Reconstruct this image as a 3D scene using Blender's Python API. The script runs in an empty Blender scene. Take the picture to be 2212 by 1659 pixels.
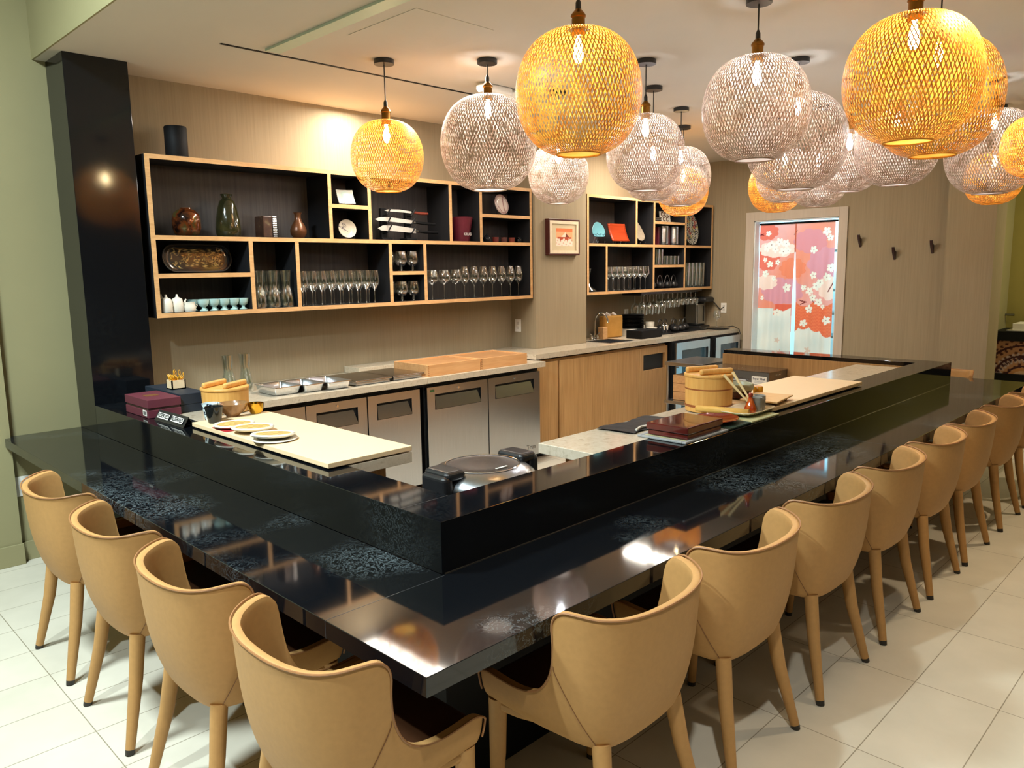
BULB_A=250; BULB_W=215; EXPO=.2
import bpy, bmesh, math, random
from mathutils import Vector, Matrix
random.seed(7)
PI = math.pi
scene = bpy.context.scene
C = scene.collection

# ------------------------------------------------------------------ mesh helpers
class MB:
    def __init__(s):
        s.v = []; s.f = []
    def add(s, vs, fs):
        n = len(s.v)
        s.v += [tuple(p) for p in vs]
        s.f += [tuple(i + n for i in q) for q in fs]
        return s
    def box(s, x0, y0, z0, x1, y1, z1, M=None):
        vs = [(x0,y0,z0),(x1,y0,z0),(x1,y1,z0),(x0,y1,z0),(x0,y0,z1),(x1,y0,z1),(x1,y1,z1),(x0,y1,z1)]
        if M is not None: vs = [tuple(M @ Vector(p)) for p in vs]
        return s.add(vs, [(0,3,2,1),(4,5,6,7),(0,1,5,4),(1,2,6,5),(2,3,7,6),(3,0,4,7)])
    def lathe(s, prof, c=(0,0,0), seg=24, M=None, sx=1.0, sy=1.0):
        vs = []; fs = []; n = len(prof)
        for (r, z) in prof:
            for k in range(seg):
                a = 2*PI*k/seg
                p = Vector((r*math.cos(a)*sx, r*math.sin(a)*sy, z))
                if M is not None: p = M @ p
                vs.append((p.x+c[0], p.y+c[1], p.z+c[2]))
        for i in range(n-1):
            for k in range(seg):
                k2 = (k+1) % seg
                fs.append((i*seg+k, i*seg+k2, (i+1)*seg+k2, (i+1)*seg+k))
        return s.add(vs, fs)
    def cyl(s, p0, p1, r0, r1=None, seg=16, caps=True):
        if r1 is None: r1 = r0
        p0 = Vector(p0); p1 = Vector(p1); d = (p1-p0).normalized()
        a = Vector((0,0,1)) if abs(d.z) < .9 else Vector((1,0,0))
        u = d.cross(a).normalized(); w = d.cross(u)
        vs = []
        for p, r in ((p0,r0),(p1,r1)):
            for k in range(seg):
                t = 2*PI*k/seg
                vs.append(p + u*math.cos(t)*r + w*math.sin(t)*r)
        fs = [(k, (k+1)%seg, seg+(k+1)%seg, seg+k) for k in range(seg)]
        if caps: fs += [tuple(range(seg-1,-1,-1)), tuple(range(seg,2*seg))]
        return s.add(vs, fs)
    def tube(s, pts, r, seg=8, closed=False, caps=True):
        pts = [Vector(p) for p in pts]; n = len(pts)
        rr = r if isinstance(r, (list,tuple)) else [r]*n
        vs = []; fs = []; up = None
        for i in range(n):
            a = pts[i-1] if (i > 0 or closed) else pts[i]
            b = pts[(i+1) % n] if (i < n-1 or closed) else pts[i]
            d = (b-a).normalized()
            if up is None:
                up = Vector((0,0,1)) if abs(d.z) < .9 else Vector((1,0,0))
            u = (up - d*up.dot(d)).normalized(); up = u; w = d.cross(u)
            for k in range(seg):
                t = 2*PI*k/seg
                vs.append(pts[i] + (u*math.cos(t) + w*math.sin(t))*rr[i])
        m = n if closed else n-1
        for i in range(m):
            j = (i+1) % n
            for k in range(seg):
                k2 = (k+1) % seg
                fs.append((i*seg+k, i*seg+k2, j*seg+k2, j*seg+k))
        if caps and not closed:
            fs += [tuple(range(seg-1,-1,-1)), tuple((n-1)*seg+k for k in range(seg))]
        return s.add(vs, fs)
    def prism(s, poly, z0, z1, M=None):
        n = len(poly)
        vs = [(x,y,z0) for x,y in poly] + [(x,y,z1) for x,y in poly]
        if M is not None: vs = [tuple(M @ Vector(p)) for p in vs]
        fs = [tuple(range(n-1,-1,-1)), tuple(range(n,2*n))] + [(i,(i+1)%n,n+(i+1)%n,n+i) for i in range(n)]
        return s.add(vs, fs)
    def grid(s, fn, nu, nv, closed_u=False):
        vs = []; fs = []
        for j in range(nv+1):
            for i in range(nu + (0 if closed_u else 1)):
                vs.append(fn(i/nu, j/nv))
        W = nu if closed_u else nu+1
        for j in range(nv):
            for i in range(nu):
                i2 = (i+1) % W
                fs.append((j*W+i, j*W+i2, (j+1)*W+i2, (j+1)*W+i))
        return s.add(vs, fs)

def obj(name, mb, m, parent=None, world=True, bevel=0.0, smooth=False, subsurf=0, seg=2):
    """one mesh object; top-level ones get their origin at the middle of their base"""
    me = bpy.data.meshes.new(name)
    vs = [Vector(p) for p in mb.v]
    if parent is None:
        xs = [p.x for p in vs]; ys = [p.y for p in vs]; zs = [p.z for p in vs]
        off = Vector(((min(xs)+max(xs))/2, (min(ys)+max(ys))/2, min(zs)))
    elif world:
        off = Vector((0,0,0)); q = parent
        while q is not None: off = off + q.location; q = q.parent
    else:
        off = Vector((0,0,0))
    me.from_pydata([tuple(p-off) for p in vs], [], mb.f)
    me.update()
    bm = bmesh.new(); bm.from_mesh(me)
    bmesh.ops.recalc_face_normals(bm, faces=bm.faces)
    bm.to_mesh(me); bm.free()
    if smooth:
        for p in me.polygons: p.use_smooth = True
        try: me.set_sharp_from_angle(angle=math.radians(42))
        except Exception: pass
    if isinstance(m, (list,tuple)):
        for k in m: me.materials.append(k)
    else: me.materials.append(m)
    o = bpy.data.objects.new(name, me); C.objects.link(o)
    if parent is None: o.location = off
    else: o.parent = parent
    if bevel > 0:
        b = o.modifiers.new('bevel','BEVEL'); b.width = bevel; b.segments = seg
        b.limit_method = 'ANGLE'; b.angle_limit = math.radians(40); b.harden_normals = False
    if subsurf:
        b = o.modifiers.new('sub','SUBSURF'); b.levels = subsurf; b.render_levels = subsurf
    return o

def tag(o, label, cat, group=None, kind=None):
    o['label'] = label; o['category'] = cat
    if group: o['group'] = group
    if kind: o['kind'] = kind
    return o
def struct(o):
    o['kind'] = 'structure'; return o
def thing(name, label, cat, loc=(0,0,0), rotz=0.0, group=None):
    o = bpy.data.objects.new(name, None); C.objects.link(o)
    o.empty_display_size = .05
    o.location = loc; o.rotation_euler = (0,0,rotz)
    return tag(o, label, cat, group)
def dup(root, loc, rotz=None, label=None, scale=None):
    r = root.copy(); C.objects.link(r); r.location = loc
    if rotz is not None: r.rotation_euler = (0,0,rotz)
    if scale is not None: r.scale = (scale,)*3 if not isinstance(scale, tuple) else scale
    if label: r['label'] = label
    for ch in list(root.children):
        c = ch.copy(); C.objects.link(c); c.parent = r
        for g in list(ch.children):
            d = g.copy(); C.objects.link(d); d.parent = c
    return r
def text_mb(s, size, M, depth=0.0006, bold=0.0):
    cu = bpy.data.curves.new('t','FONT'); cu.body = s; cu.size = size; cu.align_x='CENTER'; cu.align_y='CENTER'
    cu.extrude = depth; cu.offset = bold; cu.resolution_u = 2
    o = bpy.data.objects.new('t', cu); C.objects.link(o)
    dg = bpy.context.evaluated_depsgraph_get()
    me = o.evaluated_get(dg).to_mesh()
    mb = MB(); mb.add([tuple(M @ v.co) for v in me.vertices], [tuple(p.vertices) for p in me.polygons])
    o.evaluated_get(dg).to_mesh_clear()
    bpy.data.objects.remove(o); bpy.data.curves.remove(cu)
    return mb
def frame(origin, right, up):
    r = Vector(right).normalized(); u = Vector(up).normalized(); n = r.cross(u)
    M = Matrix((( r.x,u.x,n.x,origin[0]),(r.y,u.y,n.y,origin[1]),(r.z,u.z,n.z,origin[2]),(0,0,0,1)))
    return M

# ------------------------------------------------------------------ materials
def srgb(r, g, b):
    f = lambda c: (c/255)/12.92 if c/255 <= .04045 else ((c/255+.055)/1.055)**2.4
    return (f(r), f(g), f(b), 1)
def nodes(name):
    m = bpy.data.materials.new(name); m.use_nodes = True
    nt = m.node_tree; b = nt.nodes['Principled BSDF']
    return m, nt, b
def ramp(nt, fac, stops):
    r = nt.nodes.new('ShaderNodeValToRGB')
    while len(r.color_ramp.elements) < len(stops): r.color_ramp.elements.new(.5)
    for e, (p, c) in zip(r.color_ramp.elements, stops): e.position = p; e.color = c
    nt.links.new(fac, r.inputs[0]); return r.outputs[0]
def coord(nt, scale=(1,1,1), rot=(0,0,0), kind='Object', loc=(0,0,0)):
    t = nt.nodes.new('ShaderNodeTexCoord'); mp = nt.nodes.new('ShaderNodeMapping')
    nt.links.new(t.outputs[kind], mp.inputs[0])
    mp.inputs['Scale'].default_value = scale; mp.inputs['Rotation'].default_value = rot; mp.inputs['Location'].default_value = loc
    return mp.outputs[0]
def wcoord(nt, scale=(1,1,1), loc=(0,0,0)):
    t = nt.nodes.new('ShaderNodeNewGeometry'); mp = nt.nodes.new('ShaderNodeMapping')
    nt.links.new(t.outputs['Position'], mp.inputs[0])
    mp.inputs['Scale'].default_value = scale; mp.inputs['Location'].default_value = loc
    return mp.outputs[0]
def noise(nt, vec, scale, detail=3, rough=.5, dist=0):
    n = nt.nodes.new('ShaderNodeTexNoise'); nt.links.new(vec, n.inputs['Vector'])
    n.inputs['Scale'].default_value = scale; n.inputs['Detail'].default_value = detail
    n.inputs['Roughness'].default_value = rough; n.inputs['Distortion'].default_value = dist
    return n.outputs['Fac']
def bump(nt, b, h, strength=.2, dist=.002):
    n = nt.nodes.new('ShaderNodeBump'); n.inputs['Strength'].default_value = strength; n.inputs['Distance'].default_value = dist
    nt.links.new(h, n.inputs['Height']); nt.links.new(n.outputs[0], b.inputs['Normal'])
def plain(name, col, rough=.5, metal=0.0, var=.06, scale=25, bmp=0.0, spec=.5, coat=0.0, emit=None, estr=0.0, sheen=0.0):
    m, nt, b = nodes(name)
    f = noise(nt, coord(nt), scale, 3)
    lo = tuple(c*(1-var) for c in col[:3])+(1,); hi = tuple(min(1,c*(1+var)) for c in col[:3])+(1,)
    nt.links.new(ramp(nt, f, [(.3,lo),(.7,hi)]), b.inputs['Base Color'])
    b.inputs['Roughness'].default_value = rough; b.inputs['Metallic'].default_value = metal
    b.inputs['Specular IOR Level'].default_value = spec; b.inputs['Coat Weight'].default_value = coat
    if sheen: b.inputs['Sheen Weight'].default_value = sheen
    if bmp: bump(nt, b, f, bmp)
    if emit: b.inputs['Emission Color'].default_value = emit; b.inputs['Emission Strength'].default_value = estr
    return m
def streaky(name, lo, hi, sc=(60,60,2.2), rough=.6, w=True, b2=.15, spec=.3):
    m, nt, b = nodes(name)
    v = wcoord(nt, sc) if w else coord(nt, sc)
    f = noise(nt, v, 1.0, 4, .6)
    f2 = noise(nt, wcoord(nt,(3,3,1.0)) if w else coord(nt,(3,3,1)), 1.0, 2)
    mx = nt.nodes.new('ShaderNodeMath'); mx.operation='MULTIPLY_ADD'; mx.inputs[1].default_value=.7; nt.links.new(f, mx.inputs[0])
    m2 = nt.nodes.new('ShaderNodeMath'); m2.operation='MULTIPLY'; m2.inputs[1].default_value=.3; nt.links.new(f2, m2.inputs[0]); nt.links.new(m2.outputs[0], mx.inputs[2])
    nt.links.new(ramp(nt, mx.outputs[0], [(.32,lo),(.68,hi)]), b.inputs['Base Color'])
    b.inputs['Roughness'].default_value = rough; b.inputs['Specular IOR Level'].default_value = spec
    bump(nt, b, f, b2, .001)
    return m
def black_stone(name='black_quartz', vc=.10, rough=.055, spec=.6):
    m, nt, b = nodes(name)
    v = wcoord(nt)
    def vein(scale, dist, lo, hi):
        n = nt.nodes.new('ShaderNodeTexNoise'); nt.links.new(v, n.inputs['Vector'])
        n.inputs['Scale'].default_value = scale; n.inputs['Detail'].default_value = 6; n.inputs['Roughness'].default_value=.7; n.inputs['Distortion'].default_value = dist
        a = nt.nodes.new('ShaderNodeMath'); a.operation='SUBTRACT'; a.inputs[1].default_value=.5; nt.links.new(n.outputs['Fac'], a.inputs[0])
        ab = nt.nodes.new('ShaderNodeMath'); ab.operation='ABSOLUTE'; nt.links.new(a.outputs[0], ab.inputs[0])
        return ramp(nt, ab.outputs[0], [(lo,(1,1,1,1)),(hi,(0,0,0,1))])
    ve = vein(27, 1.6, .0, .020)
    patch = ramp(nt, noise(nt, v, 1.7, 2, .5), [(.52,(0,0,0,1)),(.70,(1,1,1,1))])
    mul = nt.nodes.new('ShaderNodeMath'); mul.operation='MULTIPLY'; nt.links.new(ve, mul.inputs[0]); nt.links.new(patch, mul.inputs[1])
    mx = nt.nodes.new('ShaderNodeMix'); mx.data_type='RGBA'
    nt.links.new(mul.outputs[0], mx.inputs[0]); mx.inputs[6].default_value=(.0035,.0042,.0055,1); mx.inputs[7].default_value=(vc*.85,vc*1.05,vc*1.12,1)
    nt.links.new(mx.outputs[2], b.inputs['Base Color'])
    b.inputs['Roughness'].default_value=rough; b.inputs['Specular IOR Level'].default_value=spec
    return m
def light_stone():
    m, nt, b = nodes('pale_quartz')
    v = wcoord(nt)
    f = noise(nt, v, 38, 5, .65, .8)
    nt.links.new(ramp(nt, f, [(.28,srgb(168,154,132)),(.44,srgb(196,182,160)),(.75,srgb(206,193,172))]), b.inputs['Base Color'])
    b.inputs['Roughness'].default_value=.16
    return m
def tile():
    m, nt, b = nodes('floor_tile')
    v = wcoord(nt, (1,1,1), (-(1.586-.611*20), .404+.2985*20+.0, 0))
    br = nt.nodes.new('ShaderNodeTexBrick'); nt.links.new(v, br.inputs['Vector'])
    br.offset=0; br.squash=1; br.inputs['Scale'].default_value=1; br.inputs['Brick Width'].default_value=.611; br.inputs['Row Height'].default_value=.2985
    br.inputs['Mortar Size'].default_value=.0022; br.inputs['Mortar Smooth'].default_value=.3
    br.inputs['Color1'].default_value=srgb(208,200,182); br.inputs['Color2'].default_value=srgb(213,205,187); br.inputs['Mortar'].default_value=srgb(146,136,116)
    n = noise(nt, wcoord(nt,(2.2,2.2,2.2)), 1.5, 4, .55)
    mx = nt.nodes.new('ShaderNodeMix'); mx.data_type='RGBA'; mx.blend_type='MULTIPLY'; mx.inputs[0].default_value=1
    nt.links.new(br.outputs['Color'], mx.inputs[6]); nt.links.new(ramp(nt,n,[(.3,(.88,.88,.87,1)),(.7,(1,1,1,1))]), mx.inputs[7])
    nt.links.new(mx.outputs[2], b.inputs['Base Color']); b.inputs['Roughness'].default_value=.38; b.inputs['Specular IOR Level'].default_value=.35
    return m
def steel(name='brushed_steel', col=(.58,.55,.5,1), rough=.24):
    m, nt, b = nodes(name)
    f = noise(nt, wcoord(nt,(300,300,4)), 1, 2)
    nt.links.new(ramp(nt, f, [(.3,tuple(c*.88 for c in col[:3])+(1,)),(.7,col)]), b.inputs['Base Color'])
    b.inputs['Metallic'].default_value=1; b.inputs['Roughness'].default_value=rough
    return m
def glass(name='clear_glass', tint=(.93,.97,.96,1)):
    m = bpy.data.materials.new(name); m.use_nodes=True; nt=m.node_tree
    for n in list(nt.nodes): nt.nodes.remove(n)
    out=nt.nodes.new('ShaderNodeOutputMaterial'); tr=nt.nodes.new('ShaderNodeBsdfTransparent'); gl=nt.nodes.new('ShaderNodeBsdfGlossy')
    lw=nt.nodes.new('ShaderNodeLayerWeight'); lw.inputs['Blend'].default_value=.30
    t=nt.nodes.new('ShaderNodeTexNoise'); t.inputs['Scale'].default_value=3
    tr.inputs['Color'].default_value=tint; gl.inputs['Roughness'].default_value=.07; gl.inputs['Color'].default_value=(1,1,1,1)
    rm=nt.nodes.new('ShaderNodeMapRange'); rm.inputs[1].default_value=0; rm.inputs[2].default_value=1; rm.inputs[3].default_value=.22; rm.inputs[4].default_value=.95
    nt.links.new(lw.outputs['Facing'], rm.inputs[0])
    pw=nt.nodes.new('ShaderNodeMath'); pw.operation='POWER'; pw.inputs[1].default_value=1.15; nt.links.new(rm.outputs[0], pw.inputs[0])
    mx=nt.nodes.new('ShaderNodeMixShader'); nt.links.new(pw.outputs[0], mx.inputs[0]); nt.links.new(tr.outputs[0], mx.inputs[1]); nt.links.new(gl.outputs[0], mx.inputs[2])
    nt.links.new(mx.outputs[0], out.inputs[0])
    return m
def painted(name, rough=.7, spec=.3, transl=0.0, coat=0.0):
    m, nt, b = nodes(name)
    a = nt.nodes.new('ShaderNodeVertexColor'); a.layer_name='Col'
    nt.links.new(a.outputs['Color'], b.inputs['Base Color']); b.inputs['Roughness'].default_value=rough
    b.inputs['Specular IOR Level'].default_value=spec; b.inputs['Coat Weight'].default_value=coat
    if transl:
        out=[n for n in nt.nodes if n.type=='OUTPUT_MATERIAL'][0]
        t=nt.nodes.new('ShaderNodeBsdfTranslucent'); nt.links.new(a.outputs['Color'], t.inputs['Color'])
        mx=nt.nodes.new('ShaderNodeMixShader'); mx.inputs[0].default_value=transl
        nt.links.new(b.outputs[0], mx.inputs[1]); nt.links.new(t.outputs[0], mx.inputs[2]); nt.links.new(mx.outputs[0], out.inputs[0])
    return m
def strand(name, col, hot, transl=.45):
    m, nt, b = nodes(name)
    f = noise(nt, coord(nt), 9, 4, .6)
    c = ramp(nt, f, [(.40,hot),(.56,col),(.8,tuple(min(1,k*1.15) for k in col[:3])+(1,))])
    nt.links.new(c, b.inputs['Base Color']); b.inputs['Roughness'].default_value=.45
    out=[n for n in nt.nodes if n.type=='OUTPUT_MATERIAL'][0]
    t=nt.nodes.new('ShaderNodeBsdfTranslucent'); nt.links.new(c, t.inputs['Color'])
    mx=nt.nodes.new('ShaderNodeMixShader'); mx.inputs[0].default_value=transl
    nt.links.new(b.outputs[0], mx.inputs[1]); nt.links.new(t.outputs[0], mx.inputs[2]); nt.links.new(mx.outputs[0], out.inputs[0])
    return m
def emis(name, col, strength):
    m = bpy.data.materials.new(name); m.use_nodes=True; nt=m.node_tree
    for n in list(nt.nodes): nt.nodes.remove(n)
    out=nt.nodes.new('ShaderNodeOutputMaterial'); e=nt.nodes.new('ShaderNodeEmission'); e.inputs[0].default_value=col; e.inputs[1].default_value=strength
    nt.links.new(e.outputs[0], out.inputs[0]); return m

M_wall = streaky('grasscloth_wall', srgb(146,131,106), srgb(160,145,119), (90,90,1.6), .75, True, .06, .15)
M_casing = streaky('taupe_casing', srgb(186,172,156), srgb(198,184,168), (40,40,2), .6)
M_wallg = plain('olive_paint', srgb(146,138,100), .7, var=.03, scale=3)
M_green = plain('mustard_green_paint', srgb(150,138,72), .7, var=.05, scale=3)
M_ceil = plain('ceiling_paint', srgb(208,200,188), .8, var=.02, scale=2, spec=.2)
M_tile = tile(); M_black = black_stone(vc=.24); M_blackl = black_stone('black_quartz_ledge',.05); M_black2 = black_stone('black_quartz_face',.014,.09,.5); M_black3 = black_stone('black_base_panel',.012,.4,.2); M_stone = light_stone()
M_seam = plain('stone_seam', (.05,.05,.052,1), .3)
M_oak = streaky('oak_veneer', srgb(158,118,72), srgb(196,156,104), (70,70,2.0), .5, True, .1)
M_oakedge = streaky('oak_edge', srgb(196,148,96), srgb(222,176,124), (14,60,60), .5, True, .05)
M_dark = streaky('charcoal_laminate', srgb(24,24,27), srgb(34,33,35), (60,60,2), .55)
M_darkb = streaky('charcoal_back_panel', srgb(50,46,45), srgb(72,66,63), (50,50,1.4), .55)
M_darkgap = plain('dark_recess', (.006,.006,.007,1), .7)
M_steel = steel('brushed_steel',(.50,.53,.57,1),.24); M_steeld = steel('dark_steel', (.27,.27,.275,1), .3); M_chrome = steel('chrome', (.8,.8,.8,1), .08)
M_alu = steel('aluminium_foil', (.75,.76,.78,1), .2)
M_tan = plain('tan_leather', srgb(178,134,80), .55, var=.04, scale=60, bmp=.05, spec=.35)
M_pipe = plain('piping_leather', srgb(150,104,62), .5)  # browner than the shell: dark shadow line along the piping put into its colour
M_tan2 = plain('tan_leather_seam', srgb(118,76,42), .5)
M_seat = plain('shaded_brown_leather', srgb(64,38,22), .28, var=.06, scale=30)  # brown seat leather, heavy shadow on the seat put into its colour
M_foot = plain('dark_glide', (.02,.016,.012,1), .5)
M_blk = plain('black_metal', (.012,.012,.013,1), .35)
M_blkm = plain('matte_black', (.006,.006,.007,1), .6, spec=.18)
M_brass = plain('aged_brass', srgb(150,104,44), .3, 1.0, var=.15)
M_gold = plain('gold_lacquer', srgb(214,168,60), .16, 1.0, var=.1)
M_white = plain('white_ceramic', srgb(228,222,208), .22, var=.02)
M_wplast = plain('white_plastic', srgb(232,228,218), .4, var=.02)
M_celadon = plain('celadon_glaze', srgb(176,208,204), .22, var=.05)
M_glass = glass(); M_amberg = glass('smoky_glass', (.55,.55,.55,1))
M_wood = streaky('hinoki_wood', srgb(208,150,76), srgb(228,176,100), (60,60,3), .45, False, .05)
M_woodb = streaky('warm_box_wood', srgb(206,150,96), srgb(226,174,120), (4,40,40), .5, True, .05)
M_woodhoop = plain('copper_hoop', srgb(170,100,56), .35, .4)
M_board = plain('cream_cutting_board', srgb(238,208,164), .5, var=.02, scale=4)
M_cord = plain('black_cord', (.01,.01,.01,1), .6)
# ------------------------------------------------------------------ setting
ZC = 2.923; YW = 3.91; L = 7.44; ZT = .762; ZB = .93
struct(obj('floor', MB().box(-5,-6,-.1,12,9,0), M_tile))
struct(obj('ceiling', MB().box(.362,-6,ZC,12,YW+.1,ZC+.02), M_ceil))
struct(obj('ceiling', MB().box(-5,-6,3.75,.362,YW+.1,3.85), M_ceil))
struct(obj('wall_fascia', MB().box(.352,-6,ZC-.0,.362,YW,3.75), M_wallg))
# back wall, column
struct(obj('wall_corner', MB().box(.03,YW,0,.43,YW+.1,3.75), M_wallg))
mb = MB().box(.43,YW,0,4.237,YW+.1,ZC)
struct(obj('wall_back', mb, M_wall))
struct(obj('wall_back', MB().box(4.237,3.587,0,4.971,YW+.1,ZC), M_wall))
struct(obj('wall_back', MB().box(4.971,YW,0,L+.12,YW+.1,ZC), M_wall))
struct(obj('wall_left', MB().box(-5,3.855,0,.03,YW+.1,3.75), M_wallg))
struct(obj('baseboard_left', MB().box(-5,3.84,0,.036,3.855,.125), M_wallg, bevel=.002))
struct(obj('baseboard_back', MB().box(.036,3.895,0,.43,YW,.115), M_wallg, bevel=.002))
struct(obj('wall_pillar', MB().box(.42,3.60,0,.767,YW,ZC-.001), M_black2, bevel=.002))
# right wall with the doorway
dy0, dy1, dz = 2.112, 3.09, 2.20
struct(obj('wall_right', MB().box(L,dy1,0,L+.12,YW,ZC), M_wall))
struct(obj('wall_right', MB().box(L,.9,0,L+.12,dy0,ZC), M_wall))
struct(obj('wall_right', MB().box(L,dy0,dz,L+.12,dy1,ZC), M_wall))
struct(obj('wall_column', MB().box(7.2,.59,0,7.56,1.0,ZC), M_wall))
struct(obj('trim_1', MB().box(L-.018,dy1,0,L,dy1+.103,2.30).box(L-.018,dy0-.092,0,L,dy0,2.30).box(L-.018,dy0,dz,L,dy1,2.30), M_casing, bevel=.002))
M_jamb = plain('white_jamb', (.75,.8,.82,1), .5, var=.02)
struct(obj('trim_2', MB().box(L-.004,dy1-.012,0,L+.13,dy1,dz).box(L-.004,dy0,0,L+.13,dy0+.012,dz).box(L-.004,dy0,dz-.012,L+.13,dy1,dz), M_jamb))
# kitchen beyond the doorway
struct(obj('wall_kitchen', MB().box(9.6,1.3,0,9.7,YW,ZC).box(L+.12,1.3,0,9.6,1.4,ZC).box(L+.12,YW-.02,0,9.6,YW+.1,ZC), M_jamb))
# green room to the right
struct(obj('wall_far', MB().box(9.2,-6,0,9.3,1.3,ZC), M_green))
struct(obj('wall_side', MB().box(7.56,.88,0,9.2,.98,ZC), M_wallg))
struct(obj('wall_front', MB().box(-5,-6.1,0,12,-6,3.75), M_wall))
struct(obj('wall_outer', MB().box(-5.1,-6,0,-5,YW,3.75), M_wallg))

# kitchen rack glimpsed past the curtain
t = thing('storage_rack', 'steel storage rack seen through the gaps of the blossom curtain', 'rack', (9.1,2.3,0))
for x in (8.95,9.3):
    for y in (1.75,3.0): obj('post', MB().cyl((x,y,0),(x,y,1.9),.014,seg=8), M_steeld, t)
for z in (.25,.75,1.05,1.35,1.85): obj('shelf', MB().box(8.92,1.72,z,9.33,3.03,z+.03), M_steeld, t)
for k,(y,z) in enumerate(((2.05,.78),(2.2,1.08),(2.5,.78),(2.45,1.08),(1.95,1.38))):
    tag(obj('storage_box', MB().box(8.95,y-.1,z+.001,9.25,y+.1,z+.17+.03*(k%2)), plain('bin_%d'%k, [(.02,.03,.05,1),(.7,.75,.8,1),(.05,.06,.08,1),(.6,.2,.1,1),(.3,.4,.5,1)][k], .5), bevel=.006),
        'kitchen bin on the steel rack behind the blossom curtain', 'box', 'bins on the kitchen rack')

# ------------------------------------------------------------------ bar
ty = .052
mb = MB().prism([(0,0),(6.0,0),(6.0,2.30),(5.56,2.30),(5.56,.44),(.42,.44),(.42,3.60),(.42,3.905),(.034,3.905),(.034,3.852),(0,3.852)], ZT-ty, ZT)
t = thing('bar_counter', 'lower black quartz dining counter wrapping round the bar', 'counter', (0,0,0))
obj('counter_top', mb, M_black, t, bevel=.0015, seg=1)
sm = MB().box(.001,.4295,ZT-.0005,.42,.4312,ZT+.0004).box(-.0004,.4295,ZT-ty,.001,.4312,ZT)
for x in (3.1,): sm.box(x,.001,ZT-.0005,x+.0015,.44,ZT+.0004)
for y in (2.45,): sm.box(.001,y,ZT-.0005,.42,y+.0015,ZT+.0004)
obj('joint', sm, M_seam, t)
obj('base_panel', MB().prism([(.43,.45),(5.55,.45),(5.55,2.25),(5.37,2.25),(5.37,.62),(.61,.62),(.61,3.59),(.43,3.59)], 0, ZT-ty), M_black3, t)
t = thing('raised_ledge', 'raised black quartz ledge running round the chefs side of the bar', 'ledge', (.42,.44,ZT))
obj('ledge_block', MB().prism([(.42,.44),(5.56,.44),(5.56,2.28),(5.36,2.28),(5.36,.64),(.62,.64),(.62,3.599),(.42,3.599)], ZT+.0005, ZB), M_blackl, t, bevel=.0012, seg=1)
obj('joint', MB().box(.421,.6393,ZB-.0004,.62,.6405,ZB+.0003), M_seam, t)
obj('wood_panel', MB().box(5.348,.64,.1,5.36,2.28,.898), M_oak, t)
obj('led_trim', MB().box(.43,.4385,ZT+.0006,5.55,.4399,ZT+.0022), plain('trim_metal',(.55,.5,.4,1),.3,1.0), t)

# ------------------------------------------------------------------ inner work counters
t = thing('work_counter', 'pale stone work counter behind the left arm of the bar', 'counter', (.7,1.242,0))
obj('stone_slab', MB().box(.621,1.242,.885,.936,3.125,ZB), M_stone, t, bevel=.002)
obj('cabinet', MB().box(.625,1.33,.08,.86,3.1,.884), M_oak, t)
obj('side_rail', MB().box(.86,1.33,.10,.885,3.1,.80), M_oak, t)
t = thing('work_counter', 'pale stone work counter with lacquer box and mats, behind right arm of bar', 'counter', (1.41,.7,0))
obj('stone_slab', MB().box(1.41,.641,.885,5.0,.95,ZB), M_stone, t, bevel=.002)
obj('cabinet', MB().box(1.5,.645,.08,4.9,.87,.884), M_oak, t)
obj('side_rail', MB().box(1.47,.87,.08,4.9,.9,.78), M_woodb, t)
# back counter
t = thing('back_counter', 'long pale stone counter against the back wall over the fridges', 'counter', (2.3,3.5,0))
obj('low_slab', MB().box(.77,3.13,.855,2.556,3.905,.90), M_stone, t, bevel=.002)
obj('low_slab', MB().box(2.559,3.13,.855,3.86,3.905,.90), M_stone, t, bevel=.002)
obj('wall_strip', MB().box(2.34,3.70,.901,3.77,3.905,.95), M_stone, t, bevel=.002)
obj('front_rail', MB().box(1.06,3.20,.825,3.83,3.9,.854), M_darkgap, t)
t = thing('back_counter', 'raised pale stone counter with sink under the second display shelf', 'counter', (5.5,3.5,0))
sx0,sx1,sy0,sy1 = 5.06,5.43,3.35,3.66
pl = MB()
for (a,b,c,d) in ((3.865,3.25,sx0,3.58),(sx0,3.25,sx1,sy0),(sx1,3.25,7.438,3.58),(4.975,3.58,sx0,3.905),(sx0,sy1,sx1,3.905),(sx1,3.58,7.438,3.905)):
    pl.box(a,b,.905,c,d,.95)
pl.box(3.865,3.58,.905,4.235,3.905,.95)
obj('stone_slab', pl, M_stone, t)
bs = MB().box(sx0,sy0,.80,sx0+.01,sy1,.944).box(sx1-.01,sy0,.80,sx1,sy1,.944).box(sx0,sy0,.80,sx1,sy0+.01,.944).box(sx0,sy1-.01,.80,sx1,sy1,.944).box(sx0,sy0,.79,sx1,sy1,.80)
obj('sink_basin', bs, M_steel, t)
bs = MB().box(sx0-.012,sy0-.012,.9505,sx0+.008,sy1+.012,.953).box(sx1-.008,sy0-.012,.9505,sx1+.012,sy1+.012,.953).box(sx0+.008,sy0-.012,.9505,sx1-.008,sy0+.008,.953).box(sx0+.008,sy1-.008,.9505,sx1-.008,sy1+.012,.953)
obj('sink_rim', bs, M_steel, t)
f = obj('faucet', MB().lathe([(.03,0),(.03,.012),(.018,.02),(.016,.05),(.0,.05)], (5.30,3.74,.95)), M_chrome, t, smooth=True)
pts = [(5.30,3.74,.96)]+[(5.30,3.74,1.0+.04*i) for i in range(4)]
for i in range(13):
    a = PI - i*PI*1.08/12; pts.append((5.30+.078+.078*math.cos(a), 3.74-.05*(i/12), 1.14+.085*math.sin(a)))
obj('spout', MB().tube(pts, .010, 10), M_chrome, f, smooth=True)
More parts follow.
